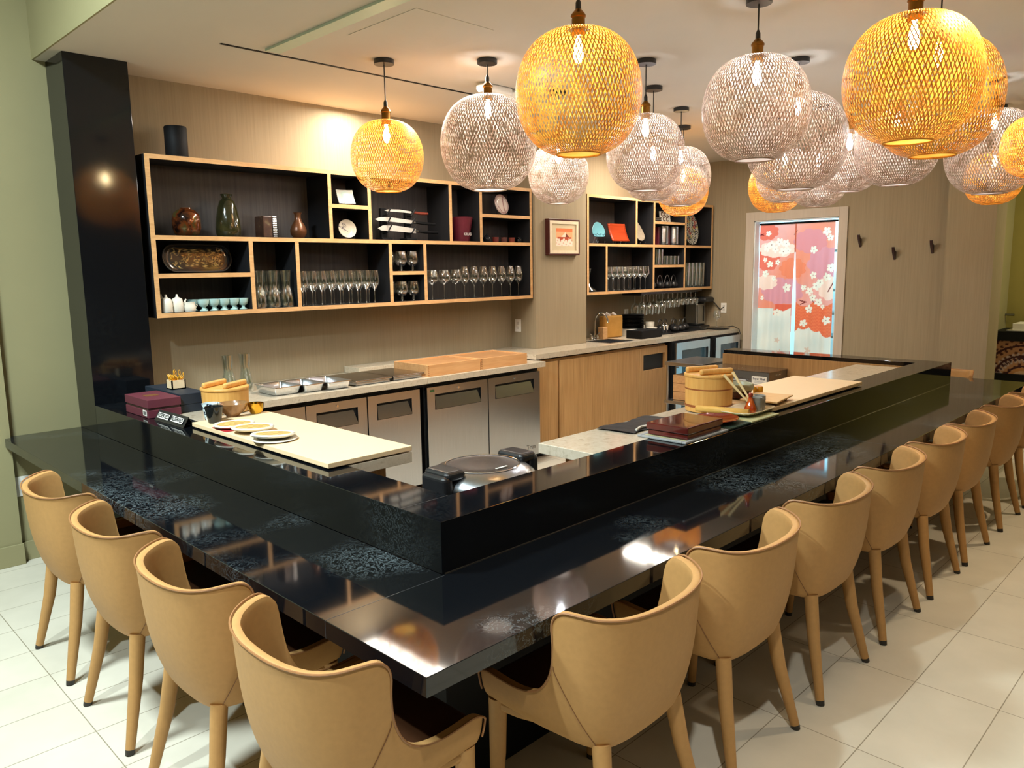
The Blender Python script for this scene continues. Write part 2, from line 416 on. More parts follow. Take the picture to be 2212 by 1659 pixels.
for sx in (-.055,.045):
    obj('handle', MB().lathe([(.022,0),(.02,.02),(.012,.04),(.012,.055),(0,.06)], (5.30+sx,3.74,.95)).cyl((5.30+sx,3.74,1.0),(5.30+sx*1.6,3.73,1.02),.005), M_chrome, f, smooth=True)
obj('base_plate', MB().box(5.23,3.72,.951,5.36,3.76,.962), M_chrome, f, bevel=.004)

# oak cabinets right of the fridges
t = thing('base_cabinet', 'oak base cabinet run under the raised back counter', 'cabinet', (4.9,3.6,0))
obj('carcass', MB().box(3.87,3.30,.1,5.95,3.335,.885), M_oak, t)
obj('plinth', MB().box(3.87,3.34,0,5.95,3.5,.1), M_blkm, t)
xs = [3.875,4.225,4.245,4.585,4.59,4.935,4.94,5.435]
for a,b in ((3.875,4.18),(4.21,4.583),(4.587,4.933),(4.937,5.433)):
    obj('door', MB().box(a,3.272,.12,b,3.299,.868), M_oak, t, bevel=.0015)
dr = MB().box(5.437,3.272,.12,5.947,3.299,.632).box(5.437,3.272,.795,5.947,3.299,.868).box(5.437,3.272,.632,5.509,3.299,.795).box(5.897,3.272,.632,5.947,3.299,.795)
obj('towel_hatch_door', dr, M_oak, t)
obj('hatch_recess', MB().box(5.509,3.297,.632,5.897,3.2995,.795), M_darkgap, t)

# ------------------------------------------------------------------ fridges
def fridge(x0, x1, doors, label, cat='fridge', green=False, logo=False):
    t = thing('undercounter_fridge', label, cat, ((x0+x1)/2,3.5,0))
    obj('body', MB().box(x0,3.20,.085,x1,3.88,.822), M_steeld, t)
    obj('dark_gasket', MB().box(x0+.005,3.185,.09,x1-.005,3.20,.82), M_darkgap, t)
    for k,(a,b) in enumerate(doors):
        w = b-a; hx0 = a+.075; hx1 = b-.075 if w > .4 else b-.05; hz0=.655; hz1=.762
        d = MB().box(a,3.16,.095,b,3.185,hz0-.012).box(a,3.16,hz1,b,3.185,.82).box(a,3.16,hz0-.012,hx0,3.185,hz1).box(hx1,3.16,hz0-.012,b,3.185,hz1)
        dd = obj('door', d, M_steel, t)
        obj('handle_recess', MB().box(hx0,3.1845,hz0-.012,hx1,3.187,hz1), M_darkgap, dd)
        hp = MB().add([(hx0+.004,3.152,hz0-.008),(hx1-.004,3.152,hz0-.008),(hx1-.03,3.172,hz1-.018),(hx0+.012,3.172,hz1-.018),
                       (hx0+.004,3.158,hz0-.008),(hx1-.004,3.158,hz0-.008),(hx1-.03,3.178,hz1-.018),(hx0+.012,3.178,hz1-.018)],
                      [(0,1,2,3),(7,6,5,4),(0,4,5,1),(1,5,6,2),(2,6,7,3),(3,7,4,0)])
        obj('pull_handle', hp, M_steel, dd)
        if k < 2: obj('lock', MB().cyl(((a+b)/2,3.155,.79),((a+b)/2,3.162,.79),.009), M_chrome, dd)
    if green: obj('sticker', MB().box(doors[0][0]+.03,3.1585,.783,doors[0][0]+.07,3.1597,.80), plain('green_sticker',(.03,.10,.02,1),.5), t)
    if logo: obj('emblem', text_mb('True', .055, frame((doors[-1][1]-.115,3.159,.17),(1,0,0),(0,0,1)), .001, .001), M_steeld, t)
    for x in (x0+.06,x1-.06):
        obj('leg', MB().cyl((x,3.25,0),(x,3.25,.086),.02).cyl((x,3.8,0),(x,3.8,.086),.02), M_blk, t)
fridge(1.06, 2.505, [(1.57-.485,1.545),(1.552,2.028),(2.038,2.50)], 'three door steel undercounter fridge beneath the foil pans')
fridge(2.565, 3.83, [(2.57,3.195),(3.205,3.815)], 'two door steel undercounter fridge beneath the wooden trays', green=True, logo=True)

# glass door beverage coolers
M_coolglass = plain('dark_cooler_glass', (.02,.05,.08,1), .06, var=.1)
for x0,x1,lab in ((6.02,6.70,'steel framed glass door cooler nearest the oak cabinets'),(6.83,7.38,'steel framed glass door cooler at the end by the doorway')):
    t = thing('beverage_cooler', lab, 'cooler', ((x0+x1)/2,3.5,0))
    obj('body', MB().box(x0-.04,3.24,.06,x1,3.9,.90), M_blkm, t)
    fr = MB().box(x0,3.205,.10,x0+.11,3.238,.885).box(x1-.035,3.205,.10,x1,3.238,.885).box(x0+.11,3.205,.80,x1-.035,3.238,.885).box(x0+.11,3.205,.10,x1-.035,3.238,.16)
    d = obj('door_frame', fr, M_steel, t)
    obj('door_glass', MB().box(x0+.11,3.22,.16,x1-.035,3.23,.80), M_coolglass, d)
    obj('handle', MB().box(x0+.02,3.19,.62,x0+.085,3.205,.632), M_steel, d)
# ------------------------------------------------------------------ chairs
def make_chair():
    root = thing('dining_chair', 'x', 'chair', (0,0,0), 0, 'tan leather chairs round the bar')
    # half profile stations: top(x,y,z), bottom(x,y,z), bulge
    S = [((0,-.232,.790),(0,-.155,.398),.030),
         ((.10,-.226,.791),(.075,-.152,.396),.030),
         ((.185,-.204,.794),(.145,-.142,.395),.028),
         ((.240,-.166,.799),(.185,-.120,.395),.024),
         ((.270,-.114,.807),(.205,-.080,.397),.018),
         ((.283,-.066,.808),(.212,-.045,.399),.014),
         ((.285,-.034,.775),(.216,-.015,.401),.012),
         ((.276,-.034,.700),(.220,.010,.403),.012),
         ((.266,-.020,.620),(.224,.035,.405),.012),
         ((.264,.012,.560),(.228,.060,.408),.010),
         ((.260,.060,.524),(.232,.095,.412),.008),
         ((.259,.125,.511),(.237,.140,.418),.006),
         ((.259,.195,.515),(.242,.195,.426),.006),
         ((.258,.250,.521),(.246,.240,.432),.006),
         ((.255,.285,.502),(.248,.268,.436),.004)]
    full = [((-t[0],t[1],t[2]),(-b[0],b[1],b[2]),g) for t,b,g in reversed(S[1:])] + S
    nv = 10
    def lay(off):
        G = []
        for (t,b,g) in full:
            t = Vector(t); b = Vector(b)
            col = []
            for j in range(nv+1):
                f = j/nv
                # convex outward belly near the bottom
                p = b.lerp(t, f)
                q = 1-(1-f)**5
                p = Vector((b.x+(t.x-b.x)*(f*.62+q*.38), b.y+(t.y-b.y)*(f*.62+q*.38), p.z))
                c = Vector((0, max(p.y,.02) if p.y > .02 else .06, 0))
                out = Vector((p.x, p.y-.06, 0))
                if p.y > .02: out = Vector((p.x,0,0))
                out = out.normalized() if out.length > 1e-6 else Vector((0,-1,0))
                col.append(p + out*(g*math.sin(PI*min(1,f*1.05))*.25) - out*off)
            G.append(col)
        return G
    O = lay(0.0); I = lay(.029)
    mb = MB(); n = len(full)
    vs = []; 
    for i in range(n):
        for j in range(nv+1): vs.append(O[i][j])
    for i in range(n):
        for j in range(nv+1): vs.append(I[i][j])
    W = nv+1; base = n*W; fs = []
    for i in range(n-1):
        for j in range(nv):
            fs.append((i*W+j,(i+1)*W+j,(i+1)*W+j+1,i*W+j+1))
            fs.append((base+i*W+j+1,base+(i+1)*W+j+1,base+(i+1)*W+j,base+i*W+j))
        fs.append((i*W+nv,(i+1)*W+nv,base+(i+1)*W+nv,base+i*W+nv))
        fs.append((base+i*W,base+(i+1)*W,(i+1)*W,i*W))
    for j in range(nv):
        fs.append((j,j+1,base+j+1,base+j)); k=(n-1)*W
        fs.append((base+k+j,base+k+j+1,k+j+1,k+j))
    mb.add(vs, fs)
    sh = obj('shell', mb, M_tan, root, world=False, smooth=True, subsurf=2)
    me = sh.data
    # keep the rim fairly crisp
    cr = me.attributes.new('crease_edge','FLOAT','EDGE') if 'crease_edge' not in me.attributes else me.attributes['crease_edge']
    for e in me.edges:
        a,b = e.vertices
        ja, jb = (a % W), (b % W)
        if (ja == nv and jb == nv) or (ja == 0 and jb == 0): cr.data[e.index].value = .3
    # piping round the outer rim
    pts = [O[i][nv] + Vector((0,0,.001)) for i in range(n)]
    pts = [O[0][2],O[0][5],O[0][8]] + pts + [O[-1][8],O[-1][5],O[-1][2]]
    def smoothp(p, it=2):
        for _ in range(it):
            q=[p[0]]
            for a,b in zip(p[:-1],p[1:]): q += [a.lerp(b,.25), a.lerp(b,.75)]
            q.append(p[-1]); p=q
        return p
    obj('piping', MB().tube(smoothp(pts), .0032, 6), M_pipe, sh, world=False, smooth=True)
    # side seams
    for s in (-1,1):
        q=[]
        for f in (.05,.25,.45,.65,.85):
            k = n//2 + s*int(round(3+5*f)) ; k = max(0,min(n-1,k))
            p = O[k][int(round(f*nv*.93))]; q.append(p + Vector((s*.0015,-.001,0)))
        obj('seam', MB().tube(smoothp(q), .0011, 5), M_tan2, sh, world=False, smooth=True)
    # underside pan and seat
    pan = [(-.17,-.03),(-.14,-.09),(-.07,-.115),(.07,-.115),(.14,-.09),(.17,-.03),(.228,.15),(.243,.262),(-.243,.262),(-.228,.15)]
    obj('seat_pan', MB().prism(pan, .392, .425), M_tan, root, world=False, bevel=.01)
    seat = [(-.185,-.04),(-.145,-.10),(-.07,-.13),(.07,-.13),(.145,-.10),(.185,-.04),(.222,.10),(.232,.278),(.20,.292),(-.20,.292),(-.232,.278),(-.222,.10)]
    obj('seat', MB().prism(seat, .425, .478), M_seat, root, world=False, bevel=.016, seg=3, smooth=True)
    for sx in (-1,1):
        lg = obj('leg', MB().tube([(sx*.172,-.115,.41),(sx*.19,-.14,.25),(sx*.228,-.192,.018)], [.027,.024,.0165], 14), M_tan, root, world=False, smooth=True)
        obj('glide', MB().cyl((sx*.231,-.196,0),(sx*.228,-.192,.018),.0155,.0166,14), M_foot, lg, world=False)
        lg = obj('leg', MB().tube([(sx*.224,.235,.43),(sx*.226,.237,.25),(sx*.232,.245,.018)], [.028,.025,.0165], 14), M_tan, root, world=False, smooth=True)
        obj('glide', MB().cyl((sx*.2322,.2455,0),(sx*.232,.245,.018),.0155,.0166,14), M_foot, lg, world=False)
    return root
ch = make_chair()
R = [.675,1.325,2.0,2.668,3.322,3.93,4.70,5.35]
ordn = ['first','second','third','fourth','fifth','sixth','seventh','last']
for k,x in enumerate(R):
    lab = 'tan leather dining chair, %s from the bar corner along the right counter' % ordn[k]
    if k == 0: ch.location = (x,0,0); ch['label'] = lab
    else: dup(ch, (x,0,0), 0, lab)
for k,y in enumerate([.35,1.015,1.675,2.358]):
    o = dup(ch, (-.015,y,0), -PI/2, 'tan leather dining chair, %s from the bar corner along the left counter' % ['first','second','third','farthest'][k])
dup(ch, (6.05,.70,0), PI/2, 'tan leather dining chair at the far end counter, only its back visible')
# ------------------------------------------------------------------ pendant lamps
M_st_amber = strand('amber_woven_bamboo', (.90,.46,.065,1), (.70,.25,.025,1), .05)
M_st_white = strand('pale_woven_bamboo', (.52,.40,.32,1), (.36,.22,.15,1), .05)
M_bulb_a = emis('amber_bulb', (1,.78,.42,1), BULB_A)
M_bulb_w = emis('cool_bulb', (.88,.94,1,1), BULB_W)
def shade_mesh(m):
    """unit shade, diameter 1, centred: two families of flat helical strips plus rims"""
    mb = MB(); N = 92; SEG = 30; wd = .0092
    def pt(th, f, rr=1.0):
        ph = (-1.33 + 2.80*f)
        r = .5*math.cos(ph)**.72*rr; z = .482*math.copysign(abs(math.sin(ph))**1.02,math.sin(ph))*rr
        return Vector((r*math.cos(th), r*math.sin(th), z))
    rnd = random.Random(3)
    for fam,tw,lay in ((-1,1.05,1.0),(1,1.05,1.0)):
        for k in range(N if lay==1 else N//2):
            th0 = 2*PI*k/(N if lay==1 else N//2) + rnd.uniform(-.005,.005)
            base = len(mb.v); vs=[]; fs=[]
            jt = rnd.uniform(-.012,.012)
            for i in range(SEG+1):
                f = i/SEG
                th = th0 + fam*(tw+jt)*(f-.5)
                rr = lay + .0018*fam*(1 if (k+i)%2 else -1)
                p = pt(th, f, rr)
                d = (pt(th+fam*tw*.01, min(1,f+.01)) - pt(th-fam*tw*.01, max(0,f-.01))).normalized()
                nrm = Vector((p.x,p.y,p.z*.9)).normalized(); s = d.cross(nrm)*(wd/2*(0.55+.45*math.cos(-1.33+2.80*f)**.5))
                vs += [p-s, p+s]
                if i: fs.append((2*i-2,2*i-1,2*i+1,2*i))
            mb.add(vs, fs)
    for f, r in ((0.0,.008),(1.0,.007)):
        p = pt(0,f); R_ = p.x
        mb.tube([(R_*math.cos(a*PI/16),R_*math.sin(a*PI/16),p.z) for a in range(32)], r, 5, closed=True)
    return mb
M_disc_a = strand('amber_disc',(.95,.72,.2,1),(.9,.6,.12,1),.65)
M_disc_w = strand('pale_disc',(.9,.86,.82,1),(.85,.8,.75,1),.65)
proto = {}
def make_lamp(kind, x, y, z, d, label):
    st = M_st_amber if kind == 'amber' else M_st_white
    root = thing('pendant_lamp', label, 'lamp', (x,y,ZC), 0, kind+' woven globe pendants over the bar')
    if kind not in proto:
        o = obj('shade', shade_mesh(st), st, None, smooth=True)
        me = o.data; zmin = min(v.co.z for v in me.vertices)
        # recentre mesh on the globe centre
        zs = [v.co.z for v in me.vertices]; c = (max(zs)+min(zs))/2 
        for v in me.vertices: v.co.z -= c
        proto[kind] = (me, (max(zs)-min(zs))/2)
        bpy.data.objects.remove(o)
    me, hh = proto[kind]
    sh = bpy.data.objects.new('shade', me); C.objects.link(sh); sh.parent = root
    sh.location = (0,0,z-ZC); sh.scale = (d,d,d)
    sh.rotation_euler = (0,0,random.uniform(0,6))
    obj('bottom_disc', MB().lathe([(.001,0),(.184*d,0)],(0,0,z-ZC-hh*d+.008),32), M_disc_a if kind=='amber' else M_disc_w, root, world=False)
    top = z-ZC + hh*d
    obj('ceiling_canopy', MB().cyl((0,0,-.028),(0,0,-.0005),.060,seg=32), M_blk, root, world=False, smooth=True, bevel=.002)
    obj('cord', MB().cyl((0,0,-.028),(0,0,top+.085),.0035,seg=8), M_cord, root, world=False)
    obj('cord_grip', MB().lathe([(.004,top+.115),(.011,top+.10),(.012,top+.07),(.0,top+.07)], seg=12), M_blk, root, world=False, smooth=True)
    obj('socket', MB().lathe([(.0,top+.075),(.012,top+.074),(.026,top+.058),(.031,top+.05),(.031,top+.044),(.027,top+.04),(.027,top-.03),(.0,top-.03)], seg=20), M_brass, root, world=False, smooth=True)
    bz = top-.085
    obj('bulb', MB().lathe([(.0,bz-.05),(.010,bz-.045),(.018,bz-.030),(.021,bz-.010),(.018,bz+.012),(.011,bz+.038),(.010,bz+.055)], seg=12), M_bulb_a if kind=='amber' else M_bulb_w, root, world=False, smooth=True)
    return root
LAMPS = [
 ('amber',1.847,2.568,2.373,.434,'small amber woven globe pendant at far left, nearest the display shelf'),
 ('white',2.292,2.153,2.443,.578,'large pale woven globe pendant just right of the small far left amber one'),
 ('amber',1.51,.80,2.40,.515,'large amber woven globe pendant left of centre, hanging nearest the bar corner'),
 ('white',3.22,2.41,2.355,.43,'small pale woven globe pendant hanging low between the two display shelves'),
 ('white',3.009,1.521,2.382,.474,'pale woven globe pendant directly right of the big central amber one'),
 ('white',3.627,1.89,2.355,.416,'small pale woven globe pendant half hidden behind another, left of picture centre group'),
 ('white',4.397,2.158,2.40,.478,'pale woven globe pendant in front of the second display shelf with amber glow behind'),
 ('amber',5.09,2.574,2.36,.45,'amber woven globe pendant hidden behind a pale one before the second shelf'),
 ('white',2.502,.535,2.427,.50,'large pale woven globe pendant with full cord visible, right of centre'),
 ('white',3.678,.877,2.438,.60,'very large pale woven globe pendant behind and right of another pale one'),
 ('amber',5.35,1.82,2.36,.455,'amber woven globe pendant over the curtained doorway, behind pale ones'),
 ('white',4.62,1.40,2.355,.41,'small pale woven globe pendant overlapping an amber one above the doorway'),
 ('white',5.17,1.38,2.37,.46,'pale woven globe pendant above the right end of the door casing'),
 ('white',4.40,.84,2.38,.425,'pale woven globe pendant with visible brass socket left of big amber pair'),
 ('white',4.12,.44,2.40,.485,'pale woven globe pendant tucked under the big amber pair'),
 ('amber',2.33,-.21,2.405,.505,'nearest big amber woven globe pendant at upper right'),
 ('amber',2.87,-.14,2.425,.54,'big amber woven globe pendant behind the nearest one at upper right'),
 ('white',5.207,.185,2.442,.59,'large pale woven globe pendant at far right, left of the cut off amber one'),
 ('amber',6.24,.41,2.36,.43,'amber woven globe pendant peeking below the large pale one at far right'),
 ('amber',4.45,-.22,2.36,.367,'amber woven globe pendant cut off by the right picture edge')]
for a in LAMPS: make_lamp(*a)
# ------------------------------------------------------------------ display shelves
YF = 3.61
def shelf(name_label, boards_h, boards_v, x0, x1, z0, z1):
    t = thing('display_shelf', name_label, 'shelf', ((x0+x1)/2, (YF+YW)/2, z0))
    bh = []; T = .028
    inner = MB(); edge = MB()
    def hb(a,b,z):
        edge.box(a, YF, z, b, YF+.004, z+T); inner.box(a, YF+.004, z+.0004, b, YW-.012, z+T-.0004)
    def vb(x,a,b,outer=False):
        edge.box(x, YF, a, x+T, YF+.004, b); inner.box(x+.0004, YF+.004, a, x+T-.0004, YW-.012, b)
    hb(x0,x1,z0)
    hb(x0,x1,z1-T)
    vb(x0,z0+T,z1-T); vb(x1-T,z0+T,z1-T)
    for (a,b,z) in boards_h: hb(a,b,z)
    for (x,a,b) in boards_v: vb(x,a,b)
    obj('oak_front_edge', edge, M_oakedge, t)
    obj('divider_boards', inner, M_dark, t)
    obj('back_panel', MB().box(x0+.002,YW-.012,z0+.002,x1-.002,YW-.0005,z1-.002), M_darkb, t)
    obj('top_board', MB().box(x0,YF+.004,z1-.0005,x1,YW-.001,z1+.001), M_oakedge, t)
    return t
Z0,ZM,Z1 = 1.422,1.901,2.413
zf = Z0+.028; zm = ZM+.028
shelf('long charcoal display shelf with oak edges on the back wall, holding vases and wine glasses',
  [(.85,4.192,ZM),(2.111,2.423,2.149),(3.597,4.192,2.138),(.85,1.454,1.667),(2.629,2.943,1.660)],
  [(2.083,zm,Z1-.028),(2.424,zm,Z1-.028),(3.227,zm,Z1-.028),(3.569,zm,Z1-.028),(1.454,zf,ZM),(1.798,zf,ZM),(2.601,zf,ZM),(2.943,zf,ZM)], .822,4.22,Z0,Z1)
shelf('shorter charcoal display shelf with oak edges over the sink counter',
  [(5.045,7.372,ZM+.006),(6.187,6.80,2.160),(6.187,6.78,1.686)],
  [(5.829,zm+.006,Z1-.028),(6.158,zm+.006,Z1-.028),(6.79,zm+.006,Z1-.028),(5.315,zf,ZM+.006),(6.155,zf,ZM+.006),(6.778,zf,ZM+.006)], 5.014,7.40,Z0,Z1)

def PX(x,y): return -1.029+(x+1.029)*(y+1.315)/5.035
def put(name, mb, m, label, cat, group=None, **k):
    return tag(obj(name, mb, m, **k), label, cat, group)
# black speaker on top
t = thing('cylinder_speaker','matte black cylinder standing on top of the long display shelf','speaker',(1.075,3.74,Z1))
obj('body', MB().lathe([(0,.001),(.066,.001),(.068,.006),(.068,.19),(.064,.197),(0,.197)], (1.075,3.74,Z1+.001), 32), M_blkm, t, smooth=True)
obj('base_ring', MB().lathe([(.069,0.002),(.070,.004),(.070,.010),(.069,.012)], (1.075,3.74,Z1+.001), 32), M_blk, t)
# glazed vases
def glaze(name, stops, rough=.15, sc=9, metal=0.0):
    m, nt, b = nodes(name)
    nt.links.new(ramp(nt, noise(nt, coord(nt), sc, 4, .6, .6), stops), b.inputs['Base Color'])
    b.inputs['Roughness'].default_value = rough; b.inputs['Metallic'].default_value = metal; b.inputs['Coat Weight'].default_value=.5
    return m
put('globe_vase', MB().lathe([(0,0),(.056,0),(.076,.018),(.087,.055),(.088,.105),(.080,.142),(.056,.166),(.036,.174),(.034,.18),(.028,.178),(0,.15)], (1.094,3.72,zm+.001), 32),
    glaze('copper_green_glaze', [(.38,srgb(36,20,16)),(.50,srgb(120,60,26)),(.58,srgb(84,78,42)),(.72,srgb(150,104,50))], .12, 9, .5),
    'round glossy copper and green glazed vase, leftmost on the long shelf', 'vase', smooth=True)
put('tall_vase', MB().lathe([(0,0),(.066,0),(.078,.016),(.081,.055),(.075,.12),(.063,.185),(.048,.232),(.035,.246),(.029,.252),(.029,.262),(.038,.274),(.038,.281),(.028,.278),(.022,.262),(0,.25)], (1.372,3.72,zm+.001), 32),
    glaze('olive_bronze_glaze', [(.3,srgb(28,28,16)),(.6,srgb(58,54,28)),(.8,srgb(84,74,40))], .12, 5),
    'tall dark olive glazed vase with narrow neck, standing on the long shelf', 'vase', smooth=True)
t = thing('slab_vase','rectangular brown stoneware vase with a ribbed silvery edge','vase',(1.64,3.72,zm))
obj('body', MB().box(1.592,3.66,zm+.001,1.662,3.78,zm+.148), glaze('brown_stoneware', [(.3,srgb(40,20,14)),(.6,srgb(70,42,26)),(.8,srgb(120,110,80))], .4, 20), t, bevel=.006)
rb = MB()
for k in range(12): rb.box(1.662,3.655,zm+.004+k*.012,1.692,3.73,zm+.0135+k*.012)
obj('ribbed_side', rb, M_alu, t, bevel=.002)
put('bottle_vase', MB().lathe([(0,0),(.036,0),(.040,.006),(.056,.035),(.058,.06),(.045,.095),(.026,.125),(.021,.15),(.024,.172),(.031,.182),(.026,.181),(0,.16)], (1.893,3.72,zm+.001), 28),
    plain('dull_bronze', srgb(96,58,32), .32, .3), 'small brown bronze bottle vase, rightmost in the big left bay', 'vase', smooth=True)
# black lacquer oval tray with gold vines, leaning
def colmesh(name, mb, cols, mat, parent=None, **k):
    o = obj(name, mb, mat, parent, **k)
    at = o.data.color_attributes.new('Col','FLOAT_COLOR','POINT')
    flat = []
    for c in cols: flat += list(c[:3])+[1.0]
    at.data.foreach_set('color', flat)
    return o
tl = thing('lacquer_tray','black lacquer oval tray with gold vine pattern leaning inside the shelf','tray',(1.175,3.80,1.695))
Mx = Matrix.Translation((1.175,3.79,1.7925)) @ Matrix.Rotation(math.radians(80),4,'X')
def stad(a, hw, hh):
    c,s = math.cos(a), math.sin(a)
    return ((hw-hh)*(1 if c>0 else -1)*min(1,abs(c)*3) + hh*c, hh*s)
rim = []
for k in range(72):
    x,y = stad(2*PI*k/72, .228, .092); rim.append(tuple(Mx @ Vector((x,y,.012))))
obj('rim', MB().tube(rim, .005, 6, closed=True), M_blk, tl, smooth=True)
rnd = random.Random(5)
vines = []
for k in range(120):
    x = rnd.uniform(-.165,.165); y = rnd.uniform(-.058,.058); a = rnd.uniform(0,6.3); vines.append((x,y,a,rnd.choice((0,0,1,2))))
def traycol(x,y):
    base = srgb(26,18,12)
    e = max(abs(y)/.068, (abs(x)-.10)/.075 if abs(x)>.10 else 0)
    if e > 1: return (.006,.006,.007)
    best = 0
    for (vx,vy,a,k) in vines:
        dx,dy = x-vx,y-vy
        u = dx*math.cos(a)+dy*math.sin(a); v = -dx*math.sin(a)+dy*math.cos(a)
        if k == 0 and (u/.011)**2+(v/.0036)**2 < 1: best = 1
        if k == 1 and abs(math.hypot(u,v)-.011) < .0014 and u > -.004: best = .8
        if k == 2 and math.hypot(u,v) < .004: best = 1
    if best: return tuple(c*best for c in srgb(236,206,130)[:3])
    return (.10,.055,.018) if math.sin(x*31+y*22)*math.sin(y*47-x*9) > .3 else base[:3]
NU,NV = 110,48; mb = MB(); cols=[]
def trp(u,v):
    a = 2*PI*u; r = v
    x,y = stad(a,.225*r+1e-4,.089*r+1e-4); z = .010 if v>.97 else (.002 if v>.86 else 0)
    cols.append(traycol(x,y)); return tuple(Mx @ Vector((x,y,z)))
mb.grid(trp, NU, NV, closed_u=True)
M_lacq = painted('gold_vine_lacquer', .12, .6, coat=.6)
colmesh('dish', mb, cols, M_lacq, tl, smooth=True)
# plates on wire stands
def stand(t, x, y, z, w=.05, m=None):
    obj('wire_stand', MB().tube([(x-w,y-.035,z+.03),(x-w,y-.03,z+.006),(x-w*.8,y+.05,z+.004),(x,y+.055,z+.07),(x+w*.8,y+.05,z+.004),(x+w,y-.03,z+.006),(x+w,y-.035,z+.03)], .0028, 6), m or M_glass, t, smooth=True)
t = thing('square_plate','pale square plate with a sea green centre on a stand','plate',(2.30,3.72,2.178))
Mx = Matrix.Translation((2.312,3.735,2.190)) @ Matrix.Rotation(math.radians(-14),4,'Z') @ Matrix.Rotation(math.radians(-16),4,'X')
cols=[]; mb=MB()
def sq(u,v):
    x=(u-.5)*.13; z=v*.108; x2 = x+ (v-.5)*-.012
    d = math.hypot((u-.5)*1.1,(v-.55)); k=max(0,1-d*2.2)
    c = tuple(a*(1-k)+b*k for a,b in zip(srgb(226,226,214)[:3], srgb(110,190,168)[:3])); cols.append(c)
    return tuple(Mx @ Vector((x2,-.004-.012*(abs(u-.5)**2+abs(v-.5)**2)*2,z)))
mb.grid(sq,16,16); n0=len(mb.v)
o = colmesh('plate', mb, cols, painted('sea_glaze',.2), t, smooth=True); so=o.modifiers.new('s','SOLIDIFY'); so.thickness=.005
stand(t,2.312,3.73,2.178,.035)
def round_plate(label, x, y, z, r, colf, tilt=14, yaw=0, sx=1.0, sz=1.0, name='display_plate', thick=.005, w=.04):
    t = thing(name, label, 'plate', (x,y,z))
    Mx = Matrix.Translation((x,y+.01,z+r*sz+.006)) @ Matrix.Rotation(math.radians(yaw),4,'Z') @ Matrix.Rotation(math.radians(90-tilt),4,'X')
    cols=[]; mb=MB()
    def fn(u,v):
        a=2*PI*u; rr=r*(v+1e-4); px,py = rr*math.cos(a)*sx, rr*math.sin(a)*sz
        cols.append(colf(px/r,py/r)); return tuple(Mx @ Vector((px,py,.014*max(0,(v-.5)*2)**1.5)))
    mb.grid(fn, 48, 22, closed_u=True)
    o = colmesh('dish', mb, cols, painted(name+'_paint',.2,coat=.3), t, smooth=True); so=o.modifiers.new('s','SOLIDIFY'); so.thickness=thick
    stand(t,x,y,z,w)
    return t
def col_blue(x,y):
    if (x+.35)**2+(y-.35)**2 < .10 and math.sin(x*40)*math.sin(y*37) > .1: return srgb(60,52,70)[:3]
    if abs(y+.2+.5*x) < .04 and x<0.1: return srgb(90,84,96)[:3]
    return srgb(222,212,192)[:3]
round_plate('round cream plate with blue branch painting, under the square plate', 2.305,3.72,zm,.072,col_blue, w=.035, yaw=-10)
def col_pink(x,y):
    if abs(x-.35) < .07 or abs(x+y*.6+.5) < .06: return srgb(150,108,104)[:3]
    r = math.hypot(x,y)
    return srgb(176,148,140)[:3] if r > .78 else srgb(214,196,184)[:3]
round_plate('oval pinkish plate with brown stripes on the upper right of long shelf', 3.935,3.72,2.166,.092,col_pink, sx=.92, sz=1.0, w=.04)
# knife rack
t = thing('knife_rack','black three tier knife display rack','rack',(2.82,3.74,zm))
for x in (2.66,2.90):
    obj('upright', MB().box(x-.028,3.74,zm+.001,x+.028,3.77,2.178).box(x-.05,3.70,zm+.001,x+.05,3.80,zm+.02), M_blkm, t, bevel=.004)
    hk = MB()
    for z in (2.015,2.085,2.150): hk.tube([(x-.01,3.745,z-.03),(x-.005,3.69,z-.025),(x+.03,3.685,z+.03)], .006, 6)
    obj('hook', hk, M_blkm, t)
kn = [((2.574,2.015),(3.175,2.0),.038,'lowest and broadest',M_blkm),((2.549,2.085),(3.150,2.068),.028,'middle',M_blkm),((2.640,2.158),(3.075,2.150),.016,'top small',plain('red_wood_handle',srgb(120,50,36),.4))]
for (x0,z0),(x1,z1),h,w,hm in kn:
    t = thing('kitchen_knife', '%s knife resting on the black rack in the shelf'%w, 'knife', (x0,3.71,z0))
    bl = x0+(x1-x0)*.62; zz=(z0+z1)/2
    poly = [(x0,z0+h*.15),(x0+.05,z0+h*.75),(x0+.15,z0+h*.85),(bl,zz+h*.5),(bl,zz-h*.45),(x0+.1,z0-h*.3),(x0+.03,z0-h*.25)]
    M4 = Matrix(((1,0,0,0),(0,0,1,0),(0,1,0,0),(0,0,0,1)))
    obj('blade', MB().prism(poly,3.706,3.709,M=M4), plain('polished_blade_%s'%w[:3],srgb(205,200,190),.35,.25), t)
    obj('bolster', MB().cyl((bl-.005,3.708,zz),(bl+.02,3.708,zz),.010,seg=12), M_steel, t)
    obj('handle', MB().tube([(bl+.02,3.708,zz),(bl+.10,3.708,zz-.006),(x1,3.708,z1)], [.010,.012,.010], 10), hm, t, smooth=True)
# champagne bucket
t = thing('champagne_bucket','flared burgundy champagne bucket standing in the long shelf','bucket',(3.46,3.73,zm))
M_burg = plain('burgundy_lacquer', srgb(96,30,44), .35, var=.05)
obj('body', MB().lathe([(0,0),(.072,0),(.076,.01),(.080,.09),(.092,.15),(.102,.205),(.099,.207),(.088,.15),(.076,.09),(.07,.02),(0,.015)], (3.462,3.735,zm+.001), 36), M_burg, t, smooth=True)
tx = text_mb('KRUG', .032, frame((3.462,3.6535,zm+.062),(1,0,0),(0,0,1)), .0012, .0005)
obj('lettering', tx, plain('silver_print',srgb(190,180,176),.4), t)
